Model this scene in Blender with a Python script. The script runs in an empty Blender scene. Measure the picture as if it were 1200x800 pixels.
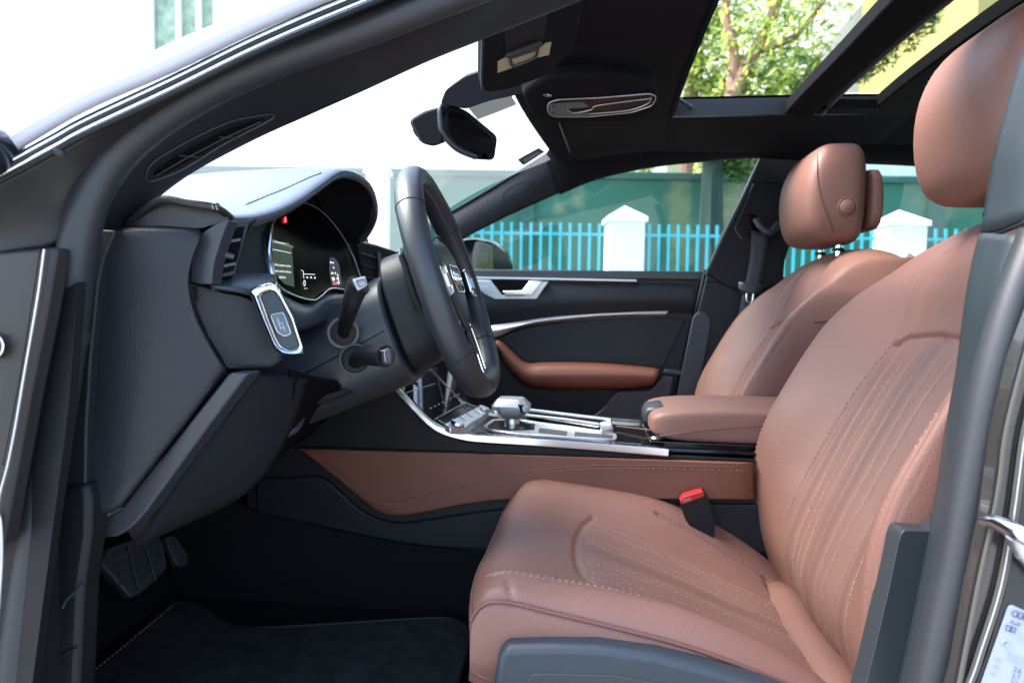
import bpy, bmesh, math, random
import numpy as np
from mathutils import Vector as V, Matrix
from mathutils.bvhtree import BVHTree
random.seed(7); np.random.seed(7)
R = math.radians
scn = bpy.context.scene
COL = scn.collection

# ------------------------------------------------------------------ camera
CAM = V((0, -1.34, 0.92)); F = 800.0            # 24 mm lens on a 36 mm frame, 1200 px wide
def basis():
    p, t, r = R(7.0), R(-3.1), R(0.9)
    f = V((-math.sin(p)*math.cos(t), math.cos(p)*math.cos(t), math.sin(t)))
    ri = V((math.cos(p), math.sin(p), 0)); up = ri.cross(f)
    return (ri*math.cos(r)+up*math.sin(r), up*math.cos(r)-ri*math.sin(r), f)
RI, UP, FW = basis()
cam = bpy.data.objects.new("camera", bpy.data.cameras.new("camera")); COL.objects.link(cam)
cam.matrix_world = Matrix(((RI.x, UP.x, -FW.x, CAM.x), (RI.y, UP.y, -FW.y, CAM.y), (RI.z, UP.z, -FW.z, CAM.z), (0, 0, 0, 1)))
cam.data.lens = 24; cam.data.sensor_width = 36; cam.data.clip_start = 0.02; cam.data.clip_end = 800
cam.data.dof.use_dof = True; cam.data.dof.focus_distance = .92; cam.data.dof.aperture_fstop = 6.3
scn.camera = cam
# ------------------------------------------------------------------ light
SUN_EL, SUN_AZ = 54.0, 178.0                      # direction towards the sun: azimuth measured from +X, counter-clockwise
w = bpy.data.worlds.new("World"); scn.world = w; w.use_nodes = True
nt = w.node_tree; bg = nt.nodes["Background"]; sky = nt.nodes.new("ShaderNodeTexSky")
sky.sky_type = 'NISHITA'; sky.sun_disc = False; sky.sun_elevation = R(SUN_EL); sky.sun_rotation = R(90-SUN_AZ)
sky.dust_density = 1.6; sky.air_density = 1.0; sky.ozone_density = 1.0
nt.links.new(sky.outputs[0], bg.inputs[0]); bg.inputs[1].default_value = 0.15
sd = bpy.data.lights.new("sun", 'SUN'); sd.energy = 2.4; sd.angle = R(36); sd.color = (1, .95, .88)
so = bpy.data.objects.new("sun", sd); COL.objects.link(so)
sdir = V((math.cos(R(SUN_EL))*math.cos(R(SUN_AZ)), math.cos(R(SUN_EL))*math.sin(R(SUN_AZ)), math.sin(R(SUN_EL))))
so.rotation_euler = sdir.to_track_quat('Z', 'Y').to_euler()
scn.view_settings.view_transform = 'Standard'; scn.view_settings.look = 'None'
scn.view_settings.exposure = 2.55; scn.view_settings.gamma = 1
scn.cycles.max_bounces = 10; scn.cycles.diffuse_bounces = 5; scn.cycles.glossy_bounces = 5
scn.cycles.transparent_max_bounces = 24; scn.cycles.transmission_bounces = 6
scn.cycles.caustics_reflective = False; scn.cycles.caustics_refractive = False
scn.cycles.sample_clamp_indirect = 4.0

# ------------------------------------------------------------------ tracing tools: a pixel of the photo on a real plane of the car
def ray(x, y): return FW + RI*((x-600)/F) - UP*((y-400)/F)
def P(x, y, Y):
    d = ray(x, y); return CAM + d*((Y-CAM.y)/d.y)
def PZ(x, y, Z):
    d = ray(x, y); return CAM + d*((Z-CAM.z)/d.z)
def PL(x, y, p0, n):
    d = ray(x, y); p0 = V(p0); n = V(n); return CAM + d*((p0-CAM).dot(n)/d.dot(n))
def px(pts, Y=None): return [P(*p) if len(p) == 3 else P(p[0], p[1], Y) for p in pts]
def crv(pts, n=6, closed=False):
    pts = [V(p) for p in pts]; N = len(pts); out = []
    for i in range(N if closed else N-1):
        if closed: a, b, c, d = pts[i-1], pts[i], pts[(i+1) % N], pts[(i+2) % N]
        else: a, b, c, d = pts[max(i-1, 0)], pts[i], pts[i+1], pts[min(i+2, N-1)]
        for k in range(n):
            t = k/n
            out.append(0.5*((2*b)+(c-a)*t+(2*a-5*b+4*c-d)*t*t+(3*b-a-3*c+d)*t**3))
    if not closed: out.append(pts[-1].copy())
    return out
def crv2(pts, n=6, closed=False): return [(p.x, p.y) for p in crv([V((a[0], a[1], 0)) for a in pts], n, closed)]
def rnd(pts, r=4, n=4):
    """round the corners of a closed pixel outline"""
    out = []; N = len(pts)
    for i in range(N):
        a, b, c = V(pts[i-1][:2]), V(pts[i][:2]), V(pts[(i+1) % N][:2])
        ra = min(r, (a-b).length*.45); rc = min(r, (c-b).length*.45)
        p, q = b+(a-b).normalized()*ra, b+(c-b).normalized()*rc
        for k in range(n+1):
            t = k/n; s = p*(1-t)**2+b*2*t*(1-t)+q*t*t; out.append((s.x, s.y))
    return out

# ------------------------------------------------------------------ geometry: every function returns (verts, faces)
def g_box(c, s, rot=None):
    c = V(c); h = V(s)*.5; vs = []
    for i in range(8):
        v = V((h.x*(1 if i & 1 else -1), h.y*(1 if i & 2 else -1), h.z*(1 if i & 4 else -1)))
        if rot is not None: v = rot @ v
        vs.append(c+v)
    return vs, [(0, 2, 3, 1), (4, 5, 7, 6), (0, 1, 5, 4), (2, 6, 7, 3), (0, 4, 6, 2), (1, 3, 7, 5)]
def g_prism(pts, off):
    n = len(pts); off = V(off); vs = [V(p) for p in pts]+[V(p)+off for p in pts]
    return vs, [tuple(range(n)), tuple(range(2*n-1, n-1, -1))]+[(i, (i+1) % n+0, (i+1) % n+n, i+n) for i in range(n)]
def g_plate(pts, Y, t): return g_prism(px(pts, Y), (0, t, 0))
def g_loft(rings, cap=True):
    n = len(rings[0]); vs = [V(p) for r in rings for p in r]; fs = []
    for k in range(len(rings)-1):
        for i in range(n):
            j = (i+1) % n; fs.append((k*n+i, k*n+j, (k+1)*n+j, (k+1)*n+i))
    if cap: fs += [tuple(range(n-1, -1, -1)), tuple(range((len(rings)-1)*n, len(rings)*n))]
    return vs, fs
def g_sweep(path, prof, up=(0, 0, 1), scale=None, cap=True):
    path = [V(p) for p in path]; up = V(up); rings = []
    for i, p in enumerate(path):
        t = (path[min(i+1, len(path)-1)]-path[max(i-1, 0)]).normalized()
        s = t.cross(up).normalized(); u = s.cross(t).normalized()
        k = scale[i] if scale else 1
        rings.append([p+s*(a*k)+u*(b*k) for a, b in prof])
    return g_loft(rings, cap)
def circ(r, n=10, ry=None): return [(r*math.cos(2*math.pi*i/n), (ry or r)*math.sin(2*math.pi*i/n)) for i in range(n)]
def g_tube(path, r, n=8, up=None, ry=None):
    path = [V(p) for p in path]
    if up is None:
        d = (path[-1]-path[0]).normalized(); up = (0, 0, 1) if abs(d.z) < .7 else (0, 1, 0)
    if isinstance(r, (list, tuple)):
        m = len(path); rr = [r[0]+(r[-1]-r[0])*i/(m-1) if len(r) == 2 else r[i] for i in range(m)]
        return g_sweep(path, circ(1, n), up, rr)
    return g_sweep(path, circ(r, n, ry), up)
def g_ell(c, rad, nu=20, nv=12, rot=None, e=1.0):
    c = V(c); vs = []; fs = []; sp = lambda v: math.copysign(abs(v)**e, v)
    for j in range(nv+1):
        th = math.pi*j/nv
        for i in range(nu):
            ph = 2*math.pi*i/nu
            v = V((rad[0]*sp(math.sin(th))*sp(math.cos(ph)), rad[1]*sp(math.sin(th))*sp(math.sin(ph)), rad[2]*sp(math.cos(th))))
            vs.append(c+(rot @ v if rot is not None else v))
    for j in range(nv):
        for i in range(nu):
            k = (i+1) % nu; fs.append((j*nu+i, (j+1)*nu+i, (j+1)*nu+k, j*nu+k))
    return vs, fs
def g_disc(c, nrm, r, t, n=24, r2=None):
    nrm = V(nrm).normalized(); q = nrm.to_track_quat('Z', 'Y')
    ring = lambda rr, h: [V(c)+q @ V((rr*math.cos(2*math.pi*i/n), rr*math.sin(2*math.pi*i/n), h)) for i in range(n)]
    r2 = r if r2 is None else r2
    return g_loft([ring(r, 0), ring(r, t*.6), ring(r2*.92, t)])
def g_torus(c, nrm, R0, r, n=32, m=8, ov=1.0):
    q = V(nrm).normalized().to_track_quat('Z', 'Y'); vs = []; fs = []
    for i in range(n):
        a = 2*math.pi*i/n
        for j in range(m):
            b = 2*math.pi*j/m
            vs.append(V(c)+q @ V(((R0+r*math.cos(b))*math.cos(a), (R0+r*math.cos(b))*math.sin(a), r*ov*math.sin(b))))
    for i in range(n):
        for j in range(m):
            fs.append((i*m+j, ((i+1) % n)*m+j, ((i+1) % n)*m+(j+1) % m, i*m+(j+1) % m))
    return vs, fs
def cr1(A, n):
    """Catmull-Rom along axis 0 of an array"""
    A = np.asarray(A, float); N = len(A); out = []
    for i in range(N-1):
        a = A[i-1] if i else 2*A[0]-A[1]
        b, c = A[i], A[i+1]; d = A[i+2] if i+2 < N else 2*A[-1]-A[-2]
        for k in range(n):
            t = k/n; out.append(.5*(2*b+(c-a)*t+(2*a-5*b+4*c-d)*t*t+(3*b-a-3*c+d)*t**3))
    out.append(A[-1]); return np.array(out)
class Sheet:
    """a smooth surface through a grid of control points"""
    def __init__(s, rows, nu=8, nv=8):
        A = np.array([[tuple(p) for p in r] for r in rows], float)
        A = cr1(A, nu); A = cr1(A.transpose(1, 0, 2), nv).transpose(1, 0, 2)
        s.g = A; s.normals()
    def normals(s):
        du = np.gradient(s.g, axis=0); dv = np.gradient(s.g, axis=1); n = np.cross(du, dv)
        s.n = n/np.maximum(np.linalg.norm(n, axis=2, keepdims=True), 1e-9)
    def geo(s):
        a, b = s.g.shape[:2]
        return [V(p) for p in s.g.reshape(-1, 3)], [(i*b+j, i*b+j+1, (i+1)*b+j+1, (i+1)*b+j) for i in range(a-1) for j in range(b-1)]
def g_sheet(rows, nu=6, nv=6): return Sheet(rows, nu, nv).geo()
def G(rows): return [[P(*p) for p in r] for r in rows]

def merge(geos):
    vs = []; fs = []
    for v, f in geos:
        o = len(vs); vs += list(v); fs += [tuple(i+o for i in q) for q in f]
    return vs, fs
# ------------------------------------------------------------------ objects
def obj(name, geos, mat, parent=None, smooth=True, ang=38, bev=0, seg=2, sub=0, solid=0, label=None, off=-1, sharp=True):
    if isinstance(geos, tuple): geos = [geos]
    me = bpy.data.meshes.new(name); vs = []; fs = []
    for v, f in geos:
        o = len(vs); vs += [tuple(p) for p in v]; fs += [tuple(i+o for i in q) for q in f]
    me.from_pydata(vs, [], fs); me.validate()
    bm = bmesh.new(); bm.from_mesh(me); bmesh.ops.recalc_face_normals(bm, faces=bm.faces); bm.to_mesh(me); bm.free()
    if smooth:
        me.shade_smooth()
        if sharp: me.set_sharp_from_angle(angle=R(ang))
    ob = bpy.data.objects.new(name, me); COL.objects.link(ob); me.materials.append(mat)
    if parent is not None: ob.parent = parent
    if solid: m = ob.modifiers.new("solid", 'SOLIDIFY'); m.thickness = solid; m.offset = off
    if bev:
        m = ob.modifiers.new("bevel", 'BEVEL'); m.width = bev; m.segments = seg; m.limit_method = 'ANGLE'; m.angle_limit = R(35); m.harden_normals = False
    if sub: m = ob.modifiers.new("sub", 'SUBSURF'); m.levels = sub; m.render_levels = sub
    if label: ob["label"] = label
    return ob
def add_geo(ob, geo, mt):
    """add surface detail (stitches) with its own material to a part's mesh"""
    me = ob.data; k = len(me.materials); me.materials.append(mt); bm = bmesh.new(); bm.from_mesh(me)
    vs = [bm.verts.new(p) for p in geo[0]]
    for f in geo[1]:
        q = bm.faces.new([vs[i] for i in f]); q.material_index = k
    bm.to_mesh(me); bm.free()
def empty(name, loc=(0, 0, 0)):
    o = bpy.data.objects.new(name, None); COL.objects.link(o); o.location = loc; o.empty_display_size = .2; return o
def tag(o, label=None, cat=None, group=None, kind=None):
    if label: o["label"] = label
    if cat: o["category"] = cat
    if group: o["group"] = group
    if kind: o["kind"] = kind
    return o
def hitter(ob):
    me = ob.data; t = BVHTree.FromPolygons([v.co for v in me.vertices], [tuple(p.vertices) for p in me.polygons])
    def h(x, y, lift=.001):
        d = ray(x, y).normalized(); l, n, i, dd = t.ray_cast(CAM, d)
        if l is None: return None
        if n.dot(d) > 0: n = -n
        return l+n*lift
    return h
def g_hitpatch(h, outline, lift):
    cx = sum(p[0] for p in outline)/len(outline); cy = sum(p[1] for p in outline)/len(outline); N = len(outline); vs = []; fs = []; K = (1, .8, .6, .4, .2)
    for s in K:
        for x, y in outline: vs.append(h(cx+(x-cx)*s, cy+(y-cy)*s, lift) or h(cx, cy, lift))
    for k in range(len(K)-1):
        for i in range(N): fs.append((k*N+i, k*N+(i+1) % N, (k+1)*N+(i+1) % N, (k+1)*N+i))
    fs.append(tuple(range((len(K)-1)*N, len(K)*N))); return vs, fs
def on(h, pts, lift=.001): return [q for q in (h(x, y, lift) for x, y in pts) if q is not None]

# ------------------------------------------------------------------ materials
def mat(name, base, rough=.5, metal=0, bump=0, bscale=300, bkind='noise', var=0, vscale=6, spec=.5, coat=0, sheen=0, rvar=0, crease=0):
    m = bpy.data.materials.new(name); m.use_nodes = True; n = m.node_tree.nodes; l = m.node_tree.links
    b = n["Principled BSDF"]; b.inputs["Base Color"].default_value = (*base, 1); b.inputs["Roughness"].default_value = rough
    b.inputs["Metallic"].default_value = metal; b.inputs["Specular IOR Level"].default_value = spec
    if coat: b.inputs["Coat Weight"].default_value = coat; b.inputs["Coat Roughness"].default_value = .04
    if sheen: b.inputs["Sheen Weight"].default_value = sheen; b.inputs["Sheen Roughness"].default_value = .4
    tc = n.new("ShaderNodeTexCoord")
    if var or rvar:
        t = n.new("ShaderNodeTexNoise"); t.inputs["Scale"].default_value = vscale; t.inputs["Detail"].default_value = 6
        l.new(tc.outputs["Object"], t.inputs["Vector"])
        if var:
            r = n.new("ShaderNodeMixRGB"); r.inputs[1].default_value = (*[c*(1-var) for c in base], 1); r.inputs[2].default_value = (*[min(1, c*(1+var)) for c in base], 1)
            l.new(t.outputs["Fac"], r.inputs[0]); l.new(r.outputs[0], b.inputs["Base Color"])
        if rvar:
            q = n.new("ShaderNodeMapRange"); q.inputs[3].default_value = rough-rvar; q.inputs[4].default_value = rough+rvar
            l.new(t.outputs["Fac"], q.inputs[0]); l.new(q.outputs[0], b.inputs["Roughness"])
    if bump:
        if bkind == 'noise':
            t = n.new("ShaderNodeTexNoise"); t.inputs["Detail"].default_value = 3
        else:
            t = n.new("ShaderNodeTexVoronoi"); t.feature = 'SMOOTH_F1'; t.inputs["Smoothness"].default_value = .6
        t.inputs["Scale"].default_value = bscale; l.new(tc.outputs["Object"], t.inputs["Vector"])
        k = n.new("ShaderNodeBump"); k.inputs["Strength"].default_value = bump; k.inputs["Distance"].default_value = .001
        l.new(t.outputs[0], k.inputs["Height"]); l.new(k.outputs[0], b.inputs["Normal"])
        if crease:                                  # soft creases and sit marks of worn leather
            t2 = n.new("ShaderNodeTexNoise"); t2.inputs["Scale"].default_value = 16; t2.inputs["Detail"].default_value = 7; t2.inputs["Roughness"].default_value = .62; t2.inputs["Distortion"].default_value = 1.2
            l.new(tc.outputs["Object"], t2.inputs["Vector"]); k2 = n.new("ShaderNodeBump"); k2.inputs["Strength"].default_value = crease; k2.inputs["Distance"].default_value = .006
            l.new(t2.outputs[0], k2.inputs["Height"]); l.new(k2.outputs[0], k.inputs["Normal"])
    return m
def emit(name, col, s):
    m = bpy.data.materials.new(name); m.use_nodes = True; b = m.node_tree.nodes["Principled BSDF"]
    b.inputs["Base Color"].default_value = (*[c*.1 for c in col], 1); b.inputs["Emission Color"].default_value = (*col, 1); b.inputs["Emission Strength"].default_value = s
    return m
def glass(name, tint, veil=0.0):
    m = bpy.data.materials.new(name); m.use_nodes = True; n = m.node_tree.nodes; l = m.node_tree.links; n.clear()
    o = n.new("ShaderNodeOutputMaterial"); t = n.new("ShaderNodeBsdfTransparent"); t.inputs[0].default_value = (*tint, 1)
    g = n.new("ShaderNodeBsdfGlossy"); g.inputs["Roughness"].default_value = .02
    lw = n.new("ShaderNodeLayerWeight"); lw.inputs[0].default_value = .5
    pw = n.new("ShaderNodeMath"); pw.operation = 'POWER'; pw.inputs[1].default_value = 5
    ml = n.new("ShaderNodeMath"); ml.operation = 'MULTIPLY_ADD'; ml.inputs[1].default_value = .7; ml.inputs[2].default_value = .05
    l.new(lw.outputs["Facing"], pw.inputs[0]); l.new(pw.outputs[0], ml.inputs[0]); mx = n.new("ShaderNodeMixShader")
    l.new(ml.outputs[0], mx.inputs[0]); l.new(t.outputs[0], mx.inputs[1]); l.new(g.outputs[0], mx.inputs[2]); last = mx
    if veil:                                        # pale translucent veil standing for bright haze and reflection on the glass
        d = n.new("ShaderNodeBsdfTranslucent"); d.inputs[0].default_value = (.85, .87, .88, 1)
        m2 = n.new("ShaderNodeMixShader"); m2.inputs[0].default_value = veil
        l.new(mx.outputs[0], m2.inputs[1]); l.new(d.outputs[0], m2.inputs[2]); last = m2
    l.new(last.outputs[0], o.inputs[0]); return m
LEATH = (.196, .092, .069)
M = dict(
    leather=mat("brown leather", LEATH, .50, bump=.30, bscale=560, bkind='v', var=.10, vscale=7, spec=.42, rvar=.10, crease=.07),
    leather_dark=mat("brown leather trim", (.165, .060, .037), .46, bump=.3, bscale=520, bkind='v', var=.08, spec=.4, crease=.10),
    thread=mat("beige thread", (.36, .255, .205), .8), thread2=mat("brown thread", (.36, .24, .185), .8), grey_thread=mat("grey thread", (.10, .10, .105), .8), dseam=mat("dark seam", (.045, .018, .014), .6), panel=mat("dark grey hinge paint", (.020, .020, .020), .45, spec=.3, var=.3, vscale=14), seam=mat("leather piping", (.13, .052, .038), .45),
    plastic=mat("black grained plastic", (.014, .0155, .0190), .46, bump=.38, bscale=700, bkind='v', spec=.33, rvar=.06, vscale=9),
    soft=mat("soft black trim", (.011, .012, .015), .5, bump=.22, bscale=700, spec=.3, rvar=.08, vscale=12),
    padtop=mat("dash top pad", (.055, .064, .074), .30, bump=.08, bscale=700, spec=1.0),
    satin=mat("satin anthracite plastic", (.027, .030, .037), .42, bump=.06, bscale=900, spec=.5),
    dark=mat("dark plastic", (.006, .0065, .008), .55, bump=.15, bscale=800, spec=.3),
    rubber=mat("rubber seal", (.019, .021, .025), .48, bump=.12, bscale=240, spec=.5, rvar=.08, vscale=15),
    rubber2=mat("pillar rubber", (.014, .0138, .0145), .45, bump=.1, bscale=200, spec=.5, rvar=.1, vscale=10),
    bplas=mat("grey green pillar plastic", (.022, .029, .034), .42, bump=.12, bscale=600, spec=.5, rvar=.06, vscale=10),
    seatplas=mat("seat plastic", (.024, .032, .042), .48, bump=.25, bscale=600, spec=.5),
    headliner=mat("black headliner cloth", (.0125, .0130, .0155), 1, bump=.35, bscale=1400, spec=.08),
    frame=mat("matt black roof frame", (.0025, .0025, .003), .85, spec=.08), display=mat("coated display glass", (.002, .002, .0025), .2, spec=.05),
    carpet=mat("black carpet", (.012, .0125, .0135), 1, bump=1.0, bscale=900, spec=.05),
    matt=mat("floor mat velour", (.034, .033, .031), 1, bump=1.0, bscale=1100, spec=.06, var=.55, vscale=34),
    gloss=mat("gloss black", (.005, .005, .006), .12, spec=.4),
    screen=mat("screen glass", (.004, .004, .005), .03, spec=.6, coat=.6),
    chrome=mat("satin chrome", (.74, .75, .76), .18, 1), bright=mat("polished chrome", (.80, .80, .80), .05, 1),
    alu=mat("brushed aluminium", (.68, .68, .68), .30, 1, bump=.05, bscale=500),
    silver=mat("silver plastic", (.52, .53, .54), .28, .7),
    paint=mat("grey metallic paint", (.13, .125, .12), .22, .55, coat=1.0, var=.05, vscale=3),
    paint_roof=mat("grey paint with sky sheen", (.50, .50, .58), .55, 0, coat=.25),  # sky reflection put into the colour, paler and bluer than the body paint
    paint_in=mat("grey paint", (.040, .038, .035), .2, .3, coat=1.0, var=.4, vscale=12),
    paint_navy=mat("dark blue paint", (.006, .008, .014), .3, .1, coat=.4),
    sealer=mat("beige sealer", (.42, .36, .27), .6, var=.4, vscale=30),
    edge=mat("beige edge moulding", (.085, .075, .060), .45, 0, rvar=.1, vscale=30), trim=mat("light satin trim", (.50, .51, .53), .32, .45), label=mat("white label film", (.33, .36, .46), .35), ink=mat("grey print", (.06, .07, .11), .6), inklt=mat("pale print", (.30, .33, .42), .6),
    red=mat("red button", (.42, .018, .018), .4), tan=mat("cream label film", (.38, .35, .24), .55, var=.15, vscale=60),
    glass=glass("side glass", (.80, .90, .86)), roofglass=glass("tinted roof glass", (.62, .64, .58)), wind=glass("windscreen glass", (.87, .95, .955), veil=.06), mirror=mat("mirror", (.55, .62, .60), .02, 1),
    frit=mat("black glass frit", (.010, .012, .013), .12, spec=.5), belt=mat("belt webbing", (.022, .022, .025), .7, bump=.5, bscale=900),
    bluelens=mat("clear lamp lens", (.10, .15, .155), .5), foot=mat("pedal rubber", (.02, .02, .02), .6),
)
def perf_leather():
    """leather with a fine grid of needle holes in bands"""
    m = mat("perforated leather", (.200, .100, .076), .5, var=.08, vscale=5); n = m.node_tree.nodes; l = m.node_tree.links; b = n["Principled BSDF"]
    uv = n.new("ShaderNodeUVMap"); uv.uv_map = "UVMap"
    mp = n.new("ShaderNodeMapping"); mp.inputs["Scale"].default_value = (1/.0036, 1/.0036, 1); mp.inputs["Rotation"].default_value = (0, 0, R(45))
    vo = n.new("ShaderNodeTexVoronoi"); vo.inputs["Randomness"].default_value = 0; vo.inputs["Scale"].default_value = 1; vo.voronoi_dimensions = '2D'
    l.new(uv.outputs[0], mp.inputs[0]); l.new(mp.outputs[0], vo.inputs["Vector"])
    lt = n.new("ShaderNodeMath"); lt.operation = 'LESS_THAN'; lt.inputs[1].default_value = .27; l.new(vo.outputs["Distance"], lt.inputs[0])
    at = n.new("ShaderNodeAttribute"); at.attribute_name = "holes"
    mu = n.new("ShaderNodeMath"); mu.operation = 'MULTIPLY'; l.new(lt.outputs[0], mu.inputs[0]); l.new(at.outputs["Fac"], mu.inputs[1])
    mx = n.new("ShaderNodeMixRGB"); l.new(mu.outputs[0], mx.inputs[0])
    src = b.inputs["Base Color"].links[0].from_socket; l.new(src, mx.inputs[1]); mx.inputs[2].default_value = (.055, .026, .020, 1)
    l.new(mx.outputs[0], b.inputs["Base Color"]); return m
M["perf"] = perf_leather()
PH = 3.14159

# ------------------------------------------------------------------ outside the car: ground, boundary wall, railing, houses, trees
def ground_mat():
    m = mat("concrete paving", (.27, .265, .25), .85, var=.25, vscale=1.2); return m
gr = obj("ground", ([V((-120, -120, 0)), V((160, -120, 0)), V((160, 160, 0)), V((-120, 160, 0))], [(0, 1, 2, 3)]), ground_mat(), smooth=False); tag(gr, kind="structure")
FD = V((1, .12, 0)).normalized(); FN = V((-FD.y, FD.x, 0)); FP = V((0, 6.15, 0))        # the line of the fence
def fpt(x, y, off=0): 
    p = PL(x, y, FP+FN*off, FN); return p
MO = dict(
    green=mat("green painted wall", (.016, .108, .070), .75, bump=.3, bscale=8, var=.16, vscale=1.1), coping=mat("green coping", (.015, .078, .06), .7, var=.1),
    white=mat("white painted masonry", (.62, .64, .65), .7, var=.03, vscale=3), blue=mat("sky blue paint", (.04, .36, .43), .45),
    whitewall=mat("white house wall", (.82, .82, .80), .8, var=.02), yellow=mat("pale yellow house wall", (.46, .42, .17), .8, var=.03, vscale=.6),
    bark=mat("reddish bark", (.25, .145, .105), .9, var=.4, vscale=4, bump=.8, bscale=12), barkd=mat("shade green bark", (.012, .034, .026), .9, var=.3, vscale=3, bump=.8, bscale=10),
    barkp=mat("pale bark", (.36, .33, .20), .9, var=.35, vscale=3), wood=mat("window frame white", (.75, .77, .76), .5), pane=mat("window pane", (.24, .33, .22), .35, var=.9, vscale=5))
def leafmat(name, c):
    m = bpy.data.materials.new(name); m.use_nodes = True; n = m.node_tree.nodes; l = m.node_tree.links; b = n["Principled BSDF"]
    b.inputs["Base Color"].default_value = (*c, 1); b.inputs["Roughness"].default_value = .5
    tr = n.new("ShaderNodeBsdfTranslucent"); tr.inputs[0].default_value = (min(1, c[0]*2.4), min(1, c[1]*2.2), c[2]*1.2, 1)
    mx = n.new("ShaderNodeMixShader"); mx.inputs[0].default_value = .5; l.new(b.outputs[0], mx.inputs[1]); l.new(tr.outputs[0], mx.inputs[2])
    l.new(mx.outputs[0], n["Material Output"].inputs[0]); return m
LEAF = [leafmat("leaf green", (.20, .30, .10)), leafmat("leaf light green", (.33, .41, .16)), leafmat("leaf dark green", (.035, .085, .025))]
def g_leaves(blobs, n, size, rnd_=random):
    vs = []; fs = []
    for _ in range(n):
        c, r = rnd_.choice(blobs); d = V((rnd_.gauss(0, 1), rnd_.gauss(0, 1), rnd_.gauss(0, 1))).normalized()
        p = V(c)+V((d.x*r[0], d.y*r[1], d.z*r[2]))*(rnd_.random()**.45)
        s = size*rnd_.uniform(.6, 1.3); u = V((rnd_.gauss(0, 1), rnd_.gauss(0, 1), rnd_.gauss(0, .6))).normalized(); v = u.orthogonal().normalized()
        k = len(vs); vs += [p-u*s, p+v*s*.38-u*s*.1, p+u*s, p-v*s*.38-u*s*.1]; fs.append((k, k+1, k+2, k+3))
    return vs, fs
def tree(base, H, trunk_r, limbs, blobs, n, size, bark, leaves, label, name="leafy_tree"):
    t = empty(name, base); B = V(base)
    geos = [g_tube(crv([V(p)-B for p in l[0]], 4), l[1], 9, (0, 1, 0)) for l in limbs]
    obj("trunk", geos, bark, t)
    for lm, frac in leaves:
        obj("crown", g_leaves([(V(c)-B, r) for c, r in blobs], int(n*frac), size), lm, t, smooth=False)
    tag(t, label, "tree"); return t
# boundary wall, a band with a coping; a higher white house stands behind its left end
def strip(p, q, z0, z1, th, n=FN):
    return g_prism([V((p.x, p.y, z0)), V((q.x, q.y, z0)), V((q.x, q.y, z1)), V((p.x, p.y, z1))], n*th)
WO = 2.3
def wl(x): return FP+FN*WO+FD*x
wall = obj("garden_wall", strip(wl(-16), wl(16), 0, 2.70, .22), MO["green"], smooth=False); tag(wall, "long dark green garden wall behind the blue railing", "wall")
obj("wall_coping", strip(wl(-16)-FN*.05, wl(16)-FN*.05, 2.70, 2.80, .32), MO["coping"], wall, smooth=False, bev=.01)
for x in (-5.5, -2.3, -.85, 4.9): obj("wall_pier", strip(wl(x)-FN*.06, wl(x+.22)-FN*.06, 0, 2.69, .06), MO["coping"], wall, smooth=False)
def pale_patches(m, spots):
    """pale patches with ragged edges at given places of the wall"""
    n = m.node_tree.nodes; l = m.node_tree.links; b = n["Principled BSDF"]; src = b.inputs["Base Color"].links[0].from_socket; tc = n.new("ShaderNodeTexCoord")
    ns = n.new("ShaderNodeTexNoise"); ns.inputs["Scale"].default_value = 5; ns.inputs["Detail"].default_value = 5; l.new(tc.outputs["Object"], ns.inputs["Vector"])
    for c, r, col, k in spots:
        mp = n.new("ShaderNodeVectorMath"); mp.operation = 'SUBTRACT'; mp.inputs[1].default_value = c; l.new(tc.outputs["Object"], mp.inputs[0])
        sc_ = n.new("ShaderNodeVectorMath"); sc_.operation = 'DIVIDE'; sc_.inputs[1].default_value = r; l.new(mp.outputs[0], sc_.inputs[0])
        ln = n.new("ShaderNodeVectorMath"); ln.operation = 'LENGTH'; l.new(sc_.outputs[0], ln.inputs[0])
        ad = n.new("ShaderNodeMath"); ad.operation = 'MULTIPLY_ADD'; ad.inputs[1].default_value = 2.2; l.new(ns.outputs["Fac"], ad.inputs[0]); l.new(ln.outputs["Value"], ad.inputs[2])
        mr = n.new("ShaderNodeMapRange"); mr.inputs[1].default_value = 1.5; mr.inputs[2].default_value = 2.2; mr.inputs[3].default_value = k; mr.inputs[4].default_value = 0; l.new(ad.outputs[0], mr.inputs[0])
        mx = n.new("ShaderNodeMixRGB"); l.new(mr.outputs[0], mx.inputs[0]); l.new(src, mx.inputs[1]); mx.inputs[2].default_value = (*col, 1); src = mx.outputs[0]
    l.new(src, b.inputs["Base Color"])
def wpt(x, y): return PL(x, y, FP+FN*WO, FN)
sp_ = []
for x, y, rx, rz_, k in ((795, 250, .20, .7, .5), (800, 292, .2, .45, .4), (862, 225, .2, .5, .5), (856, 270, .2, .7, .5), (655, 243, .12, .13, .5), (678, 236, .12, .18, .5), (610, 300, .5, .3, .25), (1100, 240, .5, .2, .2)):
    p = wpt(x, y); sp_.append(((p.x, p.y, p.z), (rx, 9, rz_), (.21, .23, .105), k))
pale_patches(MO["green"], sp_)
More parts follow.
